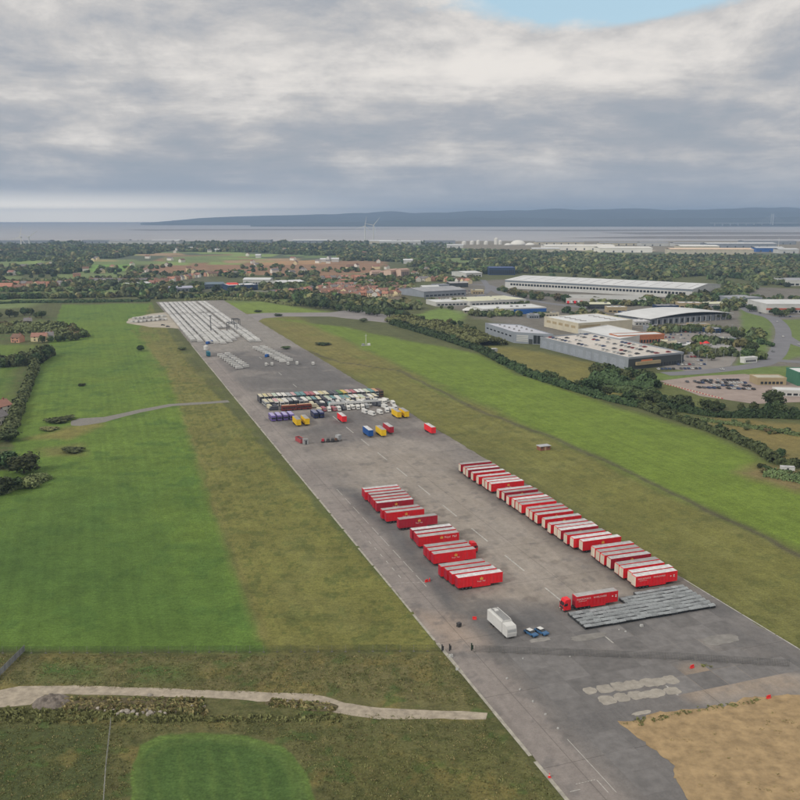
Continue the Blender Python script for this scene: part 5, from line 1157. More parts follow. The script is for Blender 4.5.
def mound(name, label, px, py, rx, ry, h, mat):
    x, y = G(px, py); V = []; N = 34
    for i in range(N):
        for j in range(N):
            a, b = -1.15 + 2.3 * i / (N - 1), -1.15 + 2.3 * j / (N - 1); X, Y = x + a * rx, y + b * ry
            z = h * max(0, 1 - a * a - b * b) ** .7 * (.1 + 1.6 * float(fbm(np.array([X]), np.array([Y]), 1.3, 3)[0])) if a * a + b * b < 1 else -.12
            V.append((X, Y, z))
    id2 = np.arange(N * N).reshape(N, N); Q2 = np.stack([id2[:-1, :-1], id2[1:, :-1], id2[1:, 1:], id2[:-1, 1:]], -1).reshape(-1, 4)
    tag(obj(name, npmesh(name, V, Q2, mat, True)), label, 'mound')
EARTH = pm('brown_earth', lin(92, 84, 62), .95, (1.0, .3), world=True, bump=.6)
GRV = pm('grey_gravel', lin(118, 110, 102), .95, (1.2, .3), world=True, bump=.6)
mound('gravel_heap', 'grey gravel heap where the track widens at the left', 52, 703, 4.6, 3.6, 1.5, GRV)
mound('earth_bank', 'brown earth bank with stones below the track', 92, 704, 8, 3.2, .5, EARTH); mound('earth_bank', 'longer brown earth bank right of the first one', 150, 704, 12, 3.4, .45, EARTH); mound('earth_mound', 'small dark earth mound where the track bends', 320, 707, 4.5, 2.0, .5, EARTH); mound('earth_mound', 'low earth mound left of the track bend', 285, 703, 5, 1.6, .35, EARTH)
# ------------------------------------------------------------------ airfield odds and ends on the grass
x, y = G(366, 345.5); t = thing('antenna_mast', 'white antenna mast with equipment boxes on the right meadow', 'mast', (x, y, 0), .3)
obj('pole', MB().cyl((0, 0, 0), (0, 0, 10.5), .3, .16, 8).me('pole'), WHITE, t)
for i, (a, b) in enumerate(((-2.6, 0), (2.8, .4))): obj('equipment_box', MB().box(a - 1.2, a + 1.2, b - .9, b + .9, .1, 1.9).me('equipment_box'), WHITE if i else RCM['grey'], t)
obj('cross_arm', MB().box(-1.2, 1.2, -.1, .1, 9.0, 9.2).me('cross_arm'), WHITE, t); obj('plinth', MB().box(-4.4, 4.4, -1.6, 1.6, 0, .1).me('plinth'), CONC, t)
x, y = G(543.5, 449.5); t = thing('brick_shed', 'small brick shed with flat pale roof on the right dry grass', 'shed', (x, y, 0), PH + R(4))
obj('wall', MB().box(-2.9, 2.9, -1.7, 1.7, 0, 2.0).me('wall'), BRICK, t); obj('roof', MB().box(-3.2, 3.2, -2.0, 2.0, 2.0, 2.25).me('roof'), pm('pale_felt', (.42, .43, .45), .8), t); obj('door', MB().box(-.5, .5, -1.76, -1.7, 0, 1.8).me('door'), pm('door_tan', (.45, .3, .2), .7), t)
for s in (-1, 1): obj('vent', MB().box(s * 1.9 - .4, s * 1.9 + .4, -1.74, -1.7, 1.1, 1.6).me('vent'), DARK, t)
x, y = G(493, 351.5); t = thing('field_hut', 'small pale hut in the hedge on the right', 'hut', (x, y, 0), .4)
obj('wall', MB().box(-3.4, 3.4, -2, 2, 0, 2.4).me('wall'), RCM['grey'], t); obj('roof', MB().box(-3.6, 3.6, -2.2, 2.2, 2.4, 2.6).me('roof'), ROOFW, t); obj('door', MB().box(-.5, .5, -2.05, -2, 0, 2).me('door'), DARK, t)
x, y = G(787, 472); t = thing('white_cabin', 'white cabin among the scrub at the right edge', 'cabin', (x, y, 0), -.2)
obj('wall', MB().box(-3, 3, -1.3, 1.3, .2, 2.6).me('wall'), WHITE, t); obj('roof', MB().box(-3.1, 3.1, -1.4, 1.4, 2.6, 2.75).me('roof'), ROOFW, t); obj('door', MB().box(-.45, .45, -1.36, -1.3, .2, 2.2).me('door'), DARK, t)

# ------------------------------------------------------------------ buildings
def bframe(a, b):
    A, B = Vector(G(*a)), Vector(G(*b)); d = B - A; return A, d.length, math.atan2(d.y, d.x)
def shed(name, label, a, b, depth, h, wall, roof, pitch=0.0, windows=None, doors=(), band=None, vents=0, cat='warehouse', rooflights=0, parapet=True):
    """a..b = foot of the near wall in the photo; x along it, y away from the camera"""
    A, L, rz = bframe(a, b); t = thing(name, label, cat, (*A, 0), rz)
    wm = MB()
    if pitch: wm.extr([(0, 0), (depth, 0), (depth, h), (depth / 2, h + pitch), (0, h)], 0, L)
    else: wm.box(0, L, 0, depth, 0, h)
    obj('wall', wm.me('wall'), wall, t)
    rf = MB()
    if pitch:
        rf.extr([(-.6, h - .1), (depth / 2, h + pitch + .02), (depth / 2, h + pitch + .5), (-.6, h + .35)], -.6, L + .6); rf.extr([(depth / 2, h + pitch + .02), (depth + .6, h - .1), (depth + .6, h + .35), (depth / 2, h + pitch + .5)], -.6, L + .6)
    else: rf.box(.3, L - .3, .3, depth - .3, h, h + .25)
    r = obj('roof', rf.me('roof'), roof, t)
    if parapet and not pitch:
        pp = MB(); pp.box(-.15, L + .15, -.15, .3, h - .6, h + .7); pp.box(-.15, L + .15, depth - .3, depth + .15, h - .6, h + .7); pp.box(-.15, .3, .3, depth - .3, h - .6, h + .7); pp.box(L - .3, L + .15, .3, depth - .3, h - .6, h + .7)
        obj('parapet', pp.me('parapet'), wall, t)
    for k in range(vents):
        obj('roof_vent', cme(('rv', int(L // 60)), lambda: MB().box(-1.5, 1.5, -1.2, 1.2, 0, 1.6, .2, .2).me('roof_vent')), GREYR, r, (L * (.15 + .7 * rng.random()), depth * (.2 + .6 * rng.random()), h + .2 + (pitch * .5 if pitch else 0)))
    for k in range(rooflights):
        x0 = L * (k + .5) / rooflights
        m = MB(); z = h + .36; 
        if pitch: m.extr([(depth * .08, h + pitch * .16 + .36), (depth * .42, h + pitch * .84 + .44), (depth * .42, h + pitch * .84 + .54), (depth * .08, h + pitch * .16 + .46)], x0 - .8, x0 + .8)
        else: m.box(x0 - .9, x0 + .9, depth * .15, depth * .85, h + .25, h + .4)
        obj('rooflight', m.me('rooflight'), ROOFG, r)
    if windows:
        n, z0, z1, f0, f1, wm_ = windows; pw = L * (f1 - f0) / n; wme = MB().box(-pw * .36, pw * .36, -.08, 0.0, z0, z1).me('window', wm_)
        for k in range(n): obj('window', wme, None, t, (L * f0 + pw * (k + .5), -.01, 0))
    for (f0, f1, z0, z1, dm) in doors: obj('door' if z0 < .5 else 'panel', MB().box(L * f0, L * f1, -.14, -.02, z0, z1).me('door'), dm, t)
    if band: obj('fascia', MB().box(-.2, L + .2, -.2, -.02, band[0], band[1]).me('fascia'), band[2], t)
    return t, L
WGREY, WLT = pm('wall_grey', lin(142, 148, 156), .7, (.1, .08)), pm('wall_light', lin(196, 196, 192), .7, (.1, .08))
WCREAM, WDK = pm('wall_cream', lin(198, 190, 168), .75, (.1, .1)), pm('wall_dark', lin(66, 70, 70), .6, (.1, .1))
WBLUE, WNAVY, WTAN = pm('wall_blue', lin(40, 92, 160), .6), pm('wall_navy', lin(42, 62, 92), .6), pm('wall_tan', lin(168, 152, 120), .8, (.1, .1))
ROOFX = pm('roof_white_sunlit', (.84, .82, .76), .5, (.02, .06))  # white port roofs, colour raised to stand in for sun breaking through
ROOFP, ROOFM, ROOFGN = pm('roof_pale', lin(206, 208, 208), .6, (.05, .10)), pm('roof_mid', lin(150, 152, 156), .6, (.05, .12)), pm('roof_cream_green', lin(204, 204, 178), .7, (.04, .08))
BRK2 = pm('orange_brick', lin(176, 112, 78), .85, (.4, .12))
def poly_building(name, label, corners, h, wall, roof, cat='building', par=.8):
    A, B, C = [Vector(G(*p)) for p in corners]; D = A + (C - B); P4 = [A, B, C, D]
    o0 = A.copy(); L = [tuple(p - o0) for p in P4]; t = thing(name, label, cat, (*o0, 0)); ctr = (A + C) / 2 - o0
    obj('wall', MB().prism(L, 0, h).me('wall'), wall, t)
    ins = [tuple(Vector(p).lerp(ctr, .01)) for p in L]; r = obj('roof', MB().prism(ins, h, h + .2).me('roof'), roof, t)
    for i in range(4):
        p, q = Vector(L[i]), Vector(L[(i + 1) % 4]); p2, q2 = p.lerp(ctr, .012), q.lerp(ctr, .012); p, q = p.lerp(ctr, -.003), q.lerp(ctr, -.003)
        obj('parapet', MB().prism([tuple(p), tuple(q), tuple(q2), tuple(p2)], h - .3 + .2 * (i % 2) * .1, h + par + .01 * i).me('parapet'), wall, t)
    return t, P4, o0, r
def onwall(t, o0, P4, i, f0, f1, z0, z1, mat, name='window', proud=.12):
    p, q = P4[i] - o0, P4[(i + 1) % 4] - o0; d = (q - p).normalized(); n = Vector((d.y, -d.x)); c = (sum((Vector(k) for k in P4), Vector((0, 0))) / 4) - o0
    if n.dot(c - p) > 0: n = -n
    a, b = p.lerp(q, f0), p.lerp(q, f1); obj(name, MB().prism([tuple(a + n * .02), tuple(b + n * .02), tuple(b + n * proud), tuple(a + n * proud)], z0, z1).me(name), mat, t)
# grey warehouse at the hedge
t, P4, o0, r = poly_building('grey_warehouse', 'grey warehouse with pale roof and glazed corner beside the airfield hedge', ((485, 333), (514, 343), (553, 345.5)), 9.5, WGREY, pm('roof_lavender', lin(186, 188, 196), .6, (.05, .1)))
for k in range(4): onwall(t, o0, P4, 1, .06 + k * .002, .36 + k * .002, 2.0 + k * 1.6, 2.9 + k * 1.6, WLT, 'louvre', .10)
for k in range(5): onwall(t, o0, P4, 1, .5 + k * .095, .585 + k * .095, .6, 8.2, GLASS, 'window')
for k in range(7): onwall(t, o0, P4, 0, .06 + k * .13, .13 + k * .13, 5.0, 6.3, GLASS, 'window')
onwall(t, o0, P4, 1, .38, .48, .1, 4.5, WDK, 'loading_door')
for k in range(9): obj('roof_vent', cme('wv', lambda: MB().box(-1, 1, -.8, .8, 0, 1.3, .2, .2).me('roof_vent')), GREYR, r, (*(P4[0].lerp(P4[1], .15 + .08 * k).lerp(P4[3].lerp(P4[2], .15 + .08 * k), .3 + .4 * (k % 2)) - o0), 9.7))
# rooftop car park
t, CP, o0, r = poly_building('rooftop_car_park', 'long grey retail block with cars parked on its roof', ((540, 347.5), (628, 370), (683, 364)), 8.6, WGREY, pm('roof_deck', lin(196, 190, 182), .8, (.06, .12)), par=1.1)
for k in range(11): onwall(t, o0, CP, 0, .03 + k * .088, .085 + k * .088, 1.0, 6.8, pm('wall_panel', lin(150, 156, 166), .7), 'cladding_panel', .08)
onwall(t, o0, CP, 1, .0, 1.0, .2, 8.2, WDK, 'dark_facade', .3); onwall(t, o0, CP, 1, .12, .55, 3.2, 5.6, WTAN, 'entrance_canopy', 2.0); onwall(t, o0, CP, 1, .22, .42, 5.7, 6.8, pm('sign_orange', lin(200, 120, 80), .6), 'sign_board', .6)
for k in range(8): onwall(t, o0, CP, 1, .58 + k * .05, .615 + k * .05, .8, 3.2, GLASS, 'window', .36)
n_ = 0
axd = (CP[1] - CP[0]).normalized(); ang = math.atan2(axd.y, axd.x)
for rw in range(4):
    for k in range(24):
        if rng.random() < .42: continue
        n_ += 1; q = (CP[0].lerp(CP[1], .04 + k * .039)).lerp(CP[3].lerp(CP[2], .04 + k * .039), (.14, .34, .62, .84)[rw]); c = rng.randrange(9)
        car(f'{CARN[c]} car on the roof deck, {od(k + 1)} bay, {od(rw + 1)} row', q.x, q.y, ang + R(90), c, 8.82, 'cars on the roof deck', False)
# cream store with orange brick corner
t, P4, o0, r = poly_building('cream_superstore', 'cream superstore with pale flat roof behind the rooftop car park', ((544, 326.5), (578, 334), (632, 330)), 10, WCREAM, ROOFP)
for k in range(5): onwall(t, o0, P4, 0, .08 + k * .18, .2 + k * .18, 5.0, 7.5, WTAN, 'wall_panel', .1)
onwall(t, o0, P4, 1, .02, .4, .2, 8.5, WTAN, 'wall_panel', .15)
for k in range(10): obj('rooflight', cme('rl', lambda: MB().box(-3.2, 3.2, -.8, .8, 0, .7).me('rooflight')), ROOFG, r, (*(P4[0].lerp(P4[1], .15 + .075 * k).lerp(P4[3].lerp(P4[2], .15 + .075 * k), .25 + .5 * (k % 2)) - o0), 10.2))
t, P4, o0, r = poly_building('long_shop_block', 'long low shop block with pale roof in front of the cream superstore', ((578, 337), (618, 347.5), (648, 342)), 7, WLT, ROOFP)
for k in range(9): onwall(t, o0, P4, 0, .05 + k * .1, .11 + k * .1, 1.0, 4.5, GLASS, 'window')
shed('brick_store', 'orange brick store with glazed entrance at the end of the shop block', (617.5, 344.5), (664, 342.5), 16, 7.5, BRK2, ROOFP, windows=(9, .5, 3.4, .42, .98, GLASS), band=(6.3, 7.6, BRK2), cat='store')
# white and blue store, others
t, L = shed('white_blue_store', 'white store with blue right end behind the grey warehouse', (483, 315.5), (546, 313.5), 45, 7, WLT, ROOFP, windows=(8, .5, 3.5, .05, .45, GLASS), vents=4, cat='store'); obj('blue_cladding', MB().box(L * .48, L + .25, -.3, -.12, .2, 6.4).me('blue_cladding'), WBLUE, t)
shed('flat_roof_depot', 'wide depot with cream-green flat roof', (470, 306), (526, 303.5), 60, 5.5, WLT, ROOFGN, windows=(14, 1, 3, .03, .97, GLASS), cat='depot')
shed('flat_roof_depot', 'narrow pale depot left of the cream-green roof', (436, 306.5), (468, 305.5), 40, 5, WLT, ROOFP, windows=(8, 1, 3, .03, .97, GLASS), cat='depot')
shed('trade_unit', 'grey trade unit with rows of cars in front', (424, 297.5), (466, 295), 70, 8, WGREY, ROOFM, 3, windows=(10, 1, 3.2, .03, .97, GLASS), cat='warehouse', rooflights=5)
shed('trade_unit', 'small white unit at the road bend', (466, 277.5), (482, 277), 60, 8, WLT, ROOFP, 2, windows=(5, 1, 4, .05, .95, GLASS))
shed('dark_blue_block', 'dark blue office block beyond the road bend', (489, 275), (515, 275), 40, 14, WNAVY, pm('roof_blue', lin(76, 98, 150), .6), windows=(12, 2, 10, .03, .97, GLASS), cat='office block')
shed('long_warehouse', 'very long white warehouse with a row of dark windows', (505, 288), (692, 298.5), 120, 13, WLT, ROOFP, 4, windows=(54, 5.0, 8.2, .03, .97, GLASS), band=(10.2, 12.4, pm('fascia_grey', lin(120, 128, 136), .6)), rooflights=16)
shed('warehouse_annex', 'pale low annex in front of the long white warehouse', (566, 303), (646, 304.5), 60, 6, WLT, pm('roof_annex', lin(168, 168, 164), .7, (.04, .1)), windows=(16, 1, 3, .05, .95, GLASS))
for i in range(5):
    x, y = G(568 + i * 3.4, 303.8); t = thing('parked_lorry', f'red and white lorry, {od(i + 1)} from the left in the warehouse yard', 'lorry', (x, y, .08), R(90) + R(-6), 'lorries in the warehouse yard')
    obj('box_body', cme('plb', lambda: MB().box(-4, 2, -1.25, 1.25, 1, 3.9).me('box_body')), WHITE if i % 2 else RED, t); obj('cab', cme('plc', lambda: MB().box(2.2, 4.2, -1.2, 1.2, .6, 3.0, .2, .05).me('cab')), RED, t)
    for ax in (-3, 3): obj('axle', cme('pla', lambda: MB().cyl((0, -1.2, .5), (0, 1.2, .5), .5).me('axle', TYRE)), None, t, (ax, 0, 0))
# mall with a shallow curved roof
A, L, rz = bframe((650, 325), (729, 319)); t = thing('shopping_hall', 'shopping hall with a wide shallow curved pale roof', 'mall', (*A, 0), rz)
obj('wall', MB().box(0, L, 0, 50, 0, 6.5).me('wall'), WGREY, t)
m = MB(); prof = [(-3 + (L + 6) * k / 14, 6.6 + 4.2 * math.sin(math.pi * k / 14)) for k in range(15)]; m.extr(prof + [(x_, z_ + .5) for x_, z_ in reversed(prof)], -4, 54); m.v = [(b, a, c) for a, b, c in m.v]; obj('roof', m.me('roof'), ROOFP, t)
wm_ = MB().box(-1.6, 1.6, -.12, -.02, .6, 4.8).me('window', GLASS)
for k in range(14): obj('window', wm_, None, t, (L * (k + .5) / 14, 0, 0)); obj('column', cme('mcol', lambda: MB().cyl((0, 0, 0), (0, 0, 6.6), .25).me('column', WHITE)), None, t, (L * (k + 1) / 15, -2.5, 0))
shed('red_band_store', 'pale store with red band at the right edge behind the roundabout', (766, 313.5), (830, 313.5), 60, 11, WLT, ROOFP, windows=(14, 1, 3.6, .03, .97, GLASS), band=(4.4, 6.4, pm('band_red', lin(188, 92, 70), .6)), cat='store')
shed('low_store', 'low pale store before the red band store', (736, 303), (762, 302), 40, 6, WGREY, ROOFM, windows=(6, 1, 3, .05, .95, GLASS), cat='store')
shed('far_right_unit', 'pale unit at the right edge beyond the road', (788, 286), (830, 286), 60, 9, WLT, ROOFM, windows=(8, 1, 4, .05, .95, GLASS))
shed('white_kiosk', 'long white kiosk at the edge of the retail parking', (744.5, 363.5), (757, 362.5), 5, 4, WHITE, ROOFP, windows=(5, 1, 2.4, .1, .9, GLASS), cat='kiosk')
shed('pale_ramp_building', 'low pale building right of the paved car park', (757, 385), (786, 385), 14, 4.5, WTAN, pm('roof_sand', lin(176, 172, 156), .8, (.1, .1)), windows=(6, .6, 2.4, .1, .9, GLASS), cat='building')
shed('green_white_unit', 'tall unit with green and white front at the right edge', (797.6, 386), (830, 386), 20, 9, pm('wall_green', lin(70, 120, 96), .6), ROOFP, doors=((.1, .5, .2, 7, WHITE),), cat='building')
shed('low_white_wall_block', 'long low white block right of the paved car park', (776, 396), (815, 397), 10, 3.5, WLT, ROOFP, windows=(5, .6, 2, .1, .9, GLASS), cat='building')
x, y = G(469.5, 312.5); t = thing('sports_pavilion', 'small pavilion with white hipped roof beside the scrub', 'pavilion', (x, y, 0), 0)
obj('wall', MB().box(-7, 7, -5, 5, 0, 3).me('wall'), pm('pav_wall', lin(170, 160, 140), .8), t); obj('roof', MB().box(-8.5, 8.5, -6.5, 6.5, 3, 6.2, 5, 4.5).me('roof'), WHITE, t)
for k in range(4): obj('window', cme('pvw', lambda: MB().box(-1, 1, -.1, 0, .8, 2.4).me('window', GLASS)), None, t, (-5 + k * 3.3, -5.01, 0))
# navy shed and neighbours beyond the runway end
t, L = shed('navy_shed', 'navy fronted shed with white roof beyond the runway end', (228.5, 291), (258, 290), 40, 8, WNAVY, ROOFP, windows=(8, 1, 3, .05, .95, GLASS), cat='shed'); obj('red_roof_panel', MB().box(L * .1, L * .45, 18, 36, 8.25, 10.5, 1, 2).me('red_roof_panel'), pm('roof_red', lin(220, 80, 70), .6), t)
shed('dark_shed', 'dark grey blue shed left of the navy one', (205, 289), (225, 288.5), 40, 7, pm('wall_slate', lin(84, 96, 108), .7), pm('roof_slate', lin(104, 120, 134), .7), 2, cat='shed', windows=(6, 1, 3, .05, .95, GLASS))
shed('white_shed', 'long white shed behind the navy one', (243, 284.5), (270, 284.5), 40, 8, WLT, ROOFP, 2, windows=(9, 1, 3.5, .05, .95, GLASS), cat='shed')
shed('white_shed', 'white shed right of the navy one', (280, 287), (305, 286), 45, 7, WLT, ROOFP, 2, windows=(7, 1, 3.5, .05, .95, GLASS), cat='shed')
shed('white_shed', 'white shed on the left behind the village gardens', (127, 287.5), (151, 286), 25, 5, WLT, ROOFP, 1.5, windows=(6, 1, 3, .05, .95, GLASS), cat='shed')
shed('grey_shed', 'grey shed right of the village gardens', (168, 292), (194, 291), 30, 5, WGREY, pm('roof_lilac_grey', lin(164, 166, 182), .7), 2, windows=(6, 1, 3, .05, .95, GLASS), cat='shed')
for i, (a, b, h) in enumerate((((372, 279.5), (381, 279.3), 14), ((382, 279.5), (390, 279), 13), ((391, 280), (400, 279), 17), ((401, 280), (409.5, 279.5), 18))):
    shed('apartment_block', f'pink-cream apartment block, {od(i + 1)} from the left above the estate', a, b, 16, h, pm('wall_pink', lin(214, 186, 166), .8, (.1, .06)), pm('roof_pinkish', lin(180, 150, 136), .8), 2, windows=(6, 3, h - 3, .05, .95, pm('window_dull', (.14, .12, .12), .3)), cat='apartments')
UW = [WLT, WGREY, WCREAM, WDK, WTAN, WNAVY]; URM = [ROOFP, ROOFM, ROOFW, ROOFG, ROOFGN]
for i, (px, py, w, d, h) in enumerate(((431, 291, 26, 22, 6), (443, 289, 20, 20, 6), (453, 291.5, 24, 16, 5), (459, 287.5, 30, 20, 7), (478, 294, 18, 18, 5), (489, 301, 22, 18, 5), (497, 304, 16, 12, 4), (534, 318.5, 12, 10, 4), (552, 317, 16, 10, 4), (600, 309, 26, 16, 6), (617, 312.5, 24, 16, 6), (632, 317, 20, 14, 5), (642, 325.5, 16, 12, 4), (654, 331, 14, 12, 4), (669, 346, 14, 10, 4), (686, 350, 12, 9, 4), (700, 328.5, 20, 12, 4), (713, 333, 16, 10, 4), (722, 353, 14, 10, 4), (729, 343, 12, 10, 4), (749, 306.5, 22, 14, 5), (758, 309, 16, 12, 4), (690, 308, 30, 20, 6), (668, 311, 26, 18, 6), (715, 308, 24, 16, 5))):
    m_ = G(px, py); k_ = w / 2 * pxm(py)
    shed('small_unit', f'small trade building, {od(i + 1)} noted between the large stores', (px - k_, py), (px + k_, py + rng.uniform(-.5, .5)), d, h, UW[i % 6], URM[i % 5], 0 if i % 3 else 1.5, windows=(4, .8, 2.4, .06, .94, GLASS), vents=2, cat='building')
# ---- houses
RT = [pm('tile_red', lin(150, 112, 98), .85, (.3, .15), rnd=.15), pm('tile_brown', lin(124, 98, 84), .85, (.3, .15), rnd=.15), pm('tile_grey', lin(122, 118, 118), .85, (.3, .15), rnd=.12), pm('tile_orange', lin(172, 122, 102), .85, (.3, .12), rnd=.1)]
RTN = ['red', 'brown', 'grey', 'orange']
HW = [pm('render_cream', lin(222, 206, 166), .8, rnd=.08), pm('render_white', lin(220, 216, 206), .8, rnd=.06), pm('brick_pink', lin(186, 140, 116), .85, rnd=.12)]
HWN = ['cream', 'white', 'pink brick']
def house(label, x, y, rz, ri, wi, w=8.5, d=8, h=5.2, group=None, detail=True, name='house'):
    t = thing(name, label, 'house', (x, y, 0), rz, group); W2, D2 = w / 2, d / 2; rh = d * .36
    obj('wall', cme(('hw', w, d, h), lambda: MB().extr([(-D2, 0), (D2, 0), (D2, h), (0, h + rh), (-D2, h)], -W2, W2).me('wall')), HW[wi], t)
    r = obj('roof', cme(('hr', w, d, h), lambda: MB().extr([(-D2 - .4, h - .25), (0, h + rh + .06), (0, h + rh + .3), (-D2 - .4, h - .0)], -W2 - .3, W2 + .3).extr([(0, h + rh + .06), (D2 + .4, h - .25), (D2 + .4, h - .0), (0, h + rh + .3)], -W2 - .3, W2 + .3).me('roof')), RT[ri], t)
    obj('chimney', cme(('hc', h, d), lambda: MB().box(-.45, .45, -.35, .35, h + rh - .6, h + rh + 1.2).me('chimney')), BRICK, r, (W2 * .6, 0, 0))
    if detail:
        wn = cme('hwin', lambda: MB().box(-.7, .7, -.06, 0, 0, 1.2).me('window', GLASS))
        for k in (-1, 1):
            for z in (1.0, 3.4): obj('window', wn, None, t, (k * W2 * .5, -D2 - .005, z))
        obj('door', cme('hdoor', lambda: MB().box(-.5, .5, -.06, 0, 0, 2.05).me('door', DARK)), None, t, (0, -D2 - .005, 0))
    return t
n_ = 0
for rw, (y0, x0, x1, n) in enumerate(((284.5, 338, 372, 9), (287.5, 325, 396, 17), (290.5, 318, 406, 22), (293.5, 320, 408, 22), (296.5, 324, 398, 17))):
    for k in range(n):
        px_ = x0 + (x1 - x0) * k / (n - 1) + rng.uniform(-1, 1); py_ = y0 + rng.uniform(-.7, .7); x, y = G(px_, py_); ri = rng.choice([0, 0, 1, 1, 3, 2]); wi = rng.choice([0, 0, 1, 2])
        house(f'{HWN[wi]} house, {RTN[ri]} roof, {od(k + 1)} from left, {od(rw + 1)} street of the estate', x, y, rng.choice([0, 0, 1.57, .4, -.4, 1.1]), ri, wi, rng.choice([7.5, 8.5, 12]), 8, 5.4, 'houses of the estate', True)
for rw, (pts, n, nm) in enumerate((([(150, 286), (175, 281), (200, 277)], 15, 'sloping terrace beyond the left field'), ([(205, 276.5), (222, 275.5), (250, 276)], 12, 'terrace left of the brown field'), ([(415, 281.5), (440, 281), (470, 284)], 14, 'row of houses left of the road bend'), ([(92, 283), (115, 283.5), (160, 283)], 16, 'white village street on the left'), ([(2, 286), (45, 287), (70, 285)], 11, 'row of houses at the far left'), ([(270, 296), (300, 294), (312, 291)], 10, 'brick terrace left of the estate'), ([(320, 281), (350, 279.5), (366, 280)], 9, 'row above the estate'))):
    L = [Vector(G(*p)) for p in pts]; seg = [(b - a).length for a, b in zip(L[:-1], L[1:])]; T = sum(seg)
    for i in range(n):
        s = T * (i + .5) / n; k = 0
        while k < len(seg) - 1 and s > seg[k]: s -= seg[k]; k += 1
        p = L[k].lerp(L[k + 1], min(1, s / seg[k])); ri = rng.choice([0, 1, 2, 3] if rw != 3 else [2, 2, 1]); wi = rng.choice([1, 1, 0] if rw == 3 else [0, 1, 2]); d = L[k + 1] - L[k]
        house(f'{HWN[wi]} house, {RTN[ri]} roof, {od(i + 1)} from left, {nm}', p.x, p.y + rng.uniform(-6, 6), math.atan2(d.y, d.x) + rng.choice([0, 0, 1.57]), ri, wi, rng.choice([9, 11, 13]), 9, 5.5, nm, True)
for lab, px, py, rz, ri, wi, w in (('farmhouse with red roof among the trees on the left', 40, 341, .1, 0, 0, 14), ('long low farm barn with pale roof right of the farmhouse', 49, 340, .3, 2, 1, 9), ('brown roofed farmhouse half hidden left of the red roof', 18, 342, -.2, 1, 2, 9), ('white house among the trees behind the farm', 28, 325, .5, 2, 1, 8), ('white walled house cut by the left edge beside the hedge', 0, 413, 1.2, 0, 1, 11), ('brick house at the left edge below the white one', -3, 424, 1.2, 2, 1, 9), ('orange roofed barn at the far left', 5, 289, .05, 3, 2, 26), ('pink brick hall right of the orange barn', 19, 289.5, .1, 1, 2, 12), ('tall pink house by the far left village', 77, 277, .3, 1, 2, 14)):
    x, y = G(px, py); house(lab, x, y, rz, ri, wi, w, 8.5 if w < 20 else 14, 4.6, None, True, 'farmhouse' if 'farm' in lab else 'house')
for i in range(70):
    px, py = rng.uniform(-5, 470), rng.uniform(247, 276)
    x, y = G(px, py); ri, wi = rng.randrange(3), rng.choice([1, 1, 0])
    house(f'tiny far {HWN[wi]} house, {RTN[ri]} roof, {od(i + 1)} noted across the far countryside', x, y, rng.uniform(0, 3), ri, wi, rng.choice([11, 13, 16]), 9, 6, 'far scattered houses', False, 'far_house')
# ---- cars in lots
def lot(pts, rows, per, what, ang, p=.25, group=None, colset=None):
    A, B, C, D = [Vector(G(*q)) for q in pts]; k_ = 0
    for r_ in range(rows):
        for c_ in range(per):
            if rng.random() < p: continue
            f, g = (c_ + .5) / per, (r_ + .5) / rows; q = A.lerp(B, f).lerp(D.lerp(C, f), g); ci = rng.choice(colset) if colset else rng.randrange(9); k_ += 1
            car(f'{CARN[ci]} car, {od(c_ + 1)} bay, {od(r_ + 1)} row, {what}', q.x, q.y, ang + R(rng.uniform(-4, 4)), ci, .08, group, False)
lot([(690, 389), (758, 391.5), (740, 379), (700, 380)], 4, 13, 'pink paved car park', 1.75, .3, 'cars on the pink paving', [2, 3, 5, 7, 0, 1, 2])
lot([(684, 383.5), (712, 382), (712, 380.5), (686, 381.5)], 1, 7, 'back line of the pink car park', 1.6, .1, 'cars at the back of the pink paving', [2, 3])
lot([(648, 372), (705, 371), (708, 352), (655, 352)], 5, 15, 'retail parking by the dark facade', 1.5, .35, 'cars in the retail parking')
lot([(705, 350), (735, 352), (728, 338), (700, 336)], 4, 9, 'retail parking by the curved roof', 1.3, .35, 'cars below the curved roof')
lot([(646, 340), (690, 345), (690, 331), (655, 331)], 4, 11, 'parking behind the brick store', 1.2, .4, 'cars behind the brick store')
lot([(422, 301), (462, 299.5), (462, 297.8), (424, 298.6)], 2, 11, 'forecourt of the grey trade unit', 1.57, .2, 'cars before the trade unit')
lot([(464, 300), (480, 297), (478, 289), (462, 291)], 4, 6, 'yard beside the depot', 1.57, .3, 'cars beside the depot')
lot([(556, 318.5), (580, 323), (596, 320), (570, 315)], 2, 8, 'yard behind the grey warehouse', 1.2, .3, 'cars behind the grey warehouse')
lot([(648, 332), (735, 338), (738, 330), (660, 324)], 2, 18, 'strip before the curved hall', 1.4, .35, 'cars before the curved hall')
for i, (px, py, c) in enumerate(((783, 337, 0), (777, 322, 1), (760, 313.5, 2), (765, 357, 3), (745, 300, 0), (773, 352, 4), (790, 317, 5), (800, 345, 0), (722, 370, 0))):
    x, y = G(px, py); car(f'{CARN[c]} car driving on the curving road, {od(i + 1)} noted from the roundabout', x, y, rng.uniform(1.2, 1.9), c, .1, 'cars on the road')
for i, (px, py) in enumerate(((695, 347), (700, 346), (706, 345))): # red gazebo tents
    x, y = G(px, py + 1); t = thing('red_gazebo', f'red pop-up canopy, {od(i + 1)} from the left in the retail parking', 'canopy', (x, y, .08), .3, 'red canopies')
    obj('roof', cme('gzr', lambda: MB().box(-2.4, 2.4, -2.4, 2.4, 2.6, 4.4, 1.9, 1.9).me('roof', pm('canopy_red', lin(220, 60, 60), .7))), None, t)
    for a in (-1, 1):
        for b in (-1, 1): obj('leg', cme('gzl', lambda: MB().box(-.06, .06, -.06, .06, 0, 2.6).me('leg', WHITE)), None, t, (a * 2.2, b * 2.2, 0))
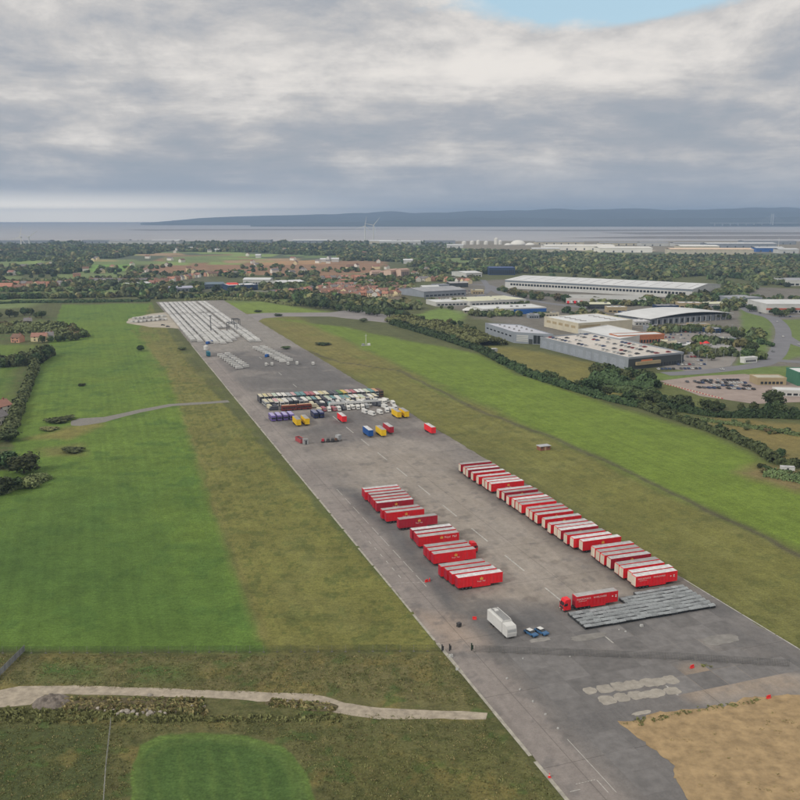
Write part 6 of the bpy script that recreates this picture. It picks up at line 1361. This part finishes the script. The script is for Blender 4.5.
for i in range(22):      # lamp columns
    px, py = (656 + (i % 11) * 8.4, 334 + (i // 11) * 24 + (i % 3) * 4); x, y = G(px, py)
    t = thing('lamp_column', f'slim lamp column, {od(i % 11 + 1)} from left, {("rear", "front")[i // 11]} line of the retail parking', 'lamp', (x, y, 0), rng.uniform(0, 3), 'lamp columns')
    obj('pole', cme('lcp', lambda: MB().cyl((0, 0, 0), (0, 0, 9), .14, .09, 6).me('pole', GALV)), None, t); obj('lamp_head', cme('lch', lambda: MB().box(-1.0, 1.0, -.18, .18, 9, 9.2).me('lamp_head', GALV)), None, t)
for i in range(40):      # red-white barrier blocks round the pink lot
    f = i / 39; q = Vector(G(664, 384)).lerp(Vector(G(722, 399)), f) if i < 40 else None
    t = thing('lot_barrier', f'small barrier block, {od(i + 1)} from the left along the pink car park edge', 'barrier', (q.x, q.y, .08), math.atan2(*(Vector(G(722, 399)) - Vector(G(664, 384))).yx), 'barrier blocks of the pink car park')
    obj('block', cme('lbb', lambda: MB().box(-.7, .7, -.25, .25, 0, .6, .08, .08).me('block')), PINKR if i % 2 else RCM['cream'], t)

# ------------------------------------------------------------------ far shore: port, turbines, tanks, bridge
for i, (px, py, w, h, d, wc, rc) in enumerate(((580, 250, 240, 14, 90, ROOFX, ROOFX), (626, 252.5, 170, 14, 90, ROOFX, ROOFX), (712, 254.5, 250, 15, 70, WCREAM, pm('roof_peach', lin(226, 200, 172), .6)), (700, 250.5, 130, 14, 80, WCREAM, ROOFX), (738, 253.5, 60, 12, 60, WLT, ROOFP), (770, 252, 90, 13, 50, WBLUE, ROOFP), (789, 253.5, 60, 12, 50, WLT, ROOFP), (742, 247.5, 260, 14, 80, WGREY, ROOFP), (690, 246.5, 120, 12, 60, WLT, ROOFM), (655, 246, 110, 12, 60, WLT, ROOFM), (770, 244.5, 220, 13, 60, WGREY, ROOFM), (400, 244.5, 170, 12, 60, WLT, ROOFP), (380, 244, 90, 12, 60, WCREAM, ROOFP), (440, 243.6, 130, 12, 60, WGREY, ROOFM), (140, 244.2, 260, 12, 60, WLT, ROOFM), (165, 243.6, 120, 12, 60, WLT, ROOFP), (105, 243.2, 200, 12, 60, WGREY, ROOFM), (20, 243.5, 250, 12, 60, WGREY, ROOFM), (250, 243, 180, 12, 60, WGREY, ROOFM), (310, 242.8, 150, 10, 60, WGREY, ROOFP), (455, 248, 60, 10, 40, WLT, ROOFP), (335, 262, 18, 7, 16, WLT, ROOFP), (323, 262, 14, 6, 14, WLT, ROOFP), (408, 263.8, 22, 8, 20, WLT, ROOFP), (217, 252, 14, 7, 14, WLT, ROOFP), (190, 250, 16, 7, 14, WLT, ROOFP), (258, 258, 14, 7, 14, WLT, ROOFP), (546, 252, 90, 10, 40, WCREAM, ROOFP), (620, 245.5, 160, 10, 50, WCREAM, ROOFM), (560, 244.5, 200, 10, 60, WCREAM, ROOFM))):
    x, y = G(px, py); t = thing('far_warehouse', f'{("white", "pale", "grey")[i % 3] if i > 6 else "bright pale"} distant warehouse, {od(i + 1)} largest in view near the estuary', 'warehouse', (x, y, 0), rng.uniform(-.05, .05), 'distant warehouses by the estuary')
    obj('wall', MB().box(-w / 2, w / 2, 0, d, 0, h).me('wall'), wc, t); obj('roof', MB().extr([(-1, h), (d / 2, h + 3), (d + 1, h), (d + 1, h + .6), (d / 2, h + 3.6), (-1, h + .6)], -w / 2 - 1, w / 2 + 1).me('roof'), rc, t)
    for k in range(int(w // 30)): obj('door', cme('fwd', lambda: MB().box(-2.5, 2.5, -.3, -.05, 0, 6).me('door', WDK)), None, t, (-w / 2 + 15 + k * 30, 0, 0))
def turbine(label, px, py, hub, rot, D=None):
    x, y = G(px, py); t = thing('wind_turbine', label, 'turbine', (x, y, 0), rng.uniform(-.3, .3))
    obj('tower', MB().cyl((0, 0, 0), (0, 0, hub), 3.2, 1.8, 10).me('tower'), WHITE, t); obj('nacelle', MB().box(-2, 2, -5, 6, hub - 2, hub + 2).me('nacelle'), WHITE, t)
    bm_ = cme('blade', lambda: MB().box(-1.6, 1.6, -.3, .3, 1.5, 44, 1.2, .1).me('blade'))
    for k in range(3):
        b = obj('blade', bm_, WHITE, t, (0, -6, hub)); b.rotation_euler = (0, rot + k * 2.094, 0)
turbine('white wind turbine on the far left shore', 21.5, 247, 36, .3); turbine('white wind turbine right of the far left one', 29.5, 246, 34, 1.0)
turbine('left turbine of the tall pair before the estuary', 365, 241.5, 70, .2); turbine('right turbine of the tall pair before the estuary', 373.5, 241.5, 74, .7)
x, y = G(778, 252); t = thing('radio_mast', 'thin pale mast standing among the far right warehouses', 'mast', (x, y, 0), 0); obj('pole', MB().cyl((0, 0, 0), (0, 0, 46), .9, .5, 6).me('pole'), WHITE, t); obj('platform', MB().box(-1.6, 1.6, -1.6, 1.6, 44, 45).me('platform'), GALV, t)
DOME = pm('dome_white', lin(226, 224, 216), .6)
for i, (px, py, r_, hh) in enumerate(((518, 245, 32, 20), (530, 245.5, 20, 11), (508, 245.5, 16, 9))):
    x, y = G(px, py); t = thing('storage_dome', ('large pale dome at the port', 'smaller pale dome right of the large one', 'smallest pale dome left of the large one')[i], 'dome', (x, y, 0))
    V = [(0, 0, hh)]; Fd = []; n1 = 20
    m = MB(); rings = 6
    for k in range(rings + 1):
        a = math.pi / 2 * k / rings
        for j in range(n1): m.v.append((r_ * math.cos(a) * math.cos(2 * math.pi * j / n1), r_ * math.cos(a) * math.sin(2 * math.pi * j / n1), hh * math.sin(a)))
    for k in range(rings):
        for j in range(n1): m.f.append((k * n1 + j, k * n1 + (j + 1) % n1, (k + 1) * n1 + (j + 1) % n1, (k + 1) * n1 + j))
    obj('shell', m.me('shell', None, True), DOME, t); obj('ring_wall', MB().cyl((0, 0, 0), (0, 0, 2.5), r_ + 1, n=20).me('ring_wall'), CONC, t)
for i, (px, h, r_) in enumerate(((496, 24, 8), (500, 14, 8), (472, 12, 9), (478, 15, 7), (464, 10, 10), (486, 11, 9))):
    x, y = G(px, 244.5); t = thing('port_silo', f'white port silo, {od(i + 1)} noted from the tallest', 'silo', (x, y, 0), 0, 'port silos'); obj('shell', MB().cyl((0, 0, 0), (0, 0, h), r_, n=14).me('shell'), DOME, t); obj('cap', MB().cyl((0, 0, h), (0, 0, h + 4), r_ * 1.02, 1, n=14).me('cap'), DOME, t)
bt = thing('estuary_bridge', 'faint cable-stayed bridge across the estuary at the far right', 'bridge', (*G(788, 226.5), 0), .08)
BRM = pm('bridge_concrete', (.4, .42, .43), .8); obj('deck', MB().box(-900, 3000, -15, 15, 34, 40).me('deck'), BRM, bt)
for xo in (-190, 190):
    for s in (-1, 1): obj('pylon', cme('pyl', lambda: MB().box(-5, 5, -5, 5, 0, 140, 1, 1).me('pylon')), BRM, bt, (xo, s * 22, 0))
    for k in range(6):
        for sg in (-1, 1): obj('cable', MB().cyl((xo, 0, 132 - k * 6), (xo + sg * (170 - k * 24), 0, 40), .7, n=4).me('cable'), BRM, bt)
for k in range(12): obj('pier', cme('pier', lambda: MB().box(-4, 4, -10, 10, -2, 34).me('pier')), BRM, bt, (-850 + k * 90 if k < 7 else 420 + (k - 7) * 90, 0, 0))

# ------------------------------------------------------------------ haze
hz = MB(); hz.box(-27000, 27000, -3500, 18200, -4.2, 246)
hm = bpy.data.materials.new('haze'); hm.use_nodes = True; ht = hm.node_tree; ht.nodes.clear()
pv = ht.nodes.new('ShaderNodeVolumePrincipled'); pv.inputs['Color'].default_value = (.50, .70, 1.0, 1); pv.inputs['Density'].default_value = 9.8e-5; pv.inputs['Anisotropy'].default_value = 0.2
ht.links.new(pv.outputs[0], ht.nodes.new('ShaderNodeOutputMaterial').inputs['Volume'])
tag(obj('haze', hz.me('haze'), hm), 'pale blue haze over the whole landscape', 'haze', kind='stuff')
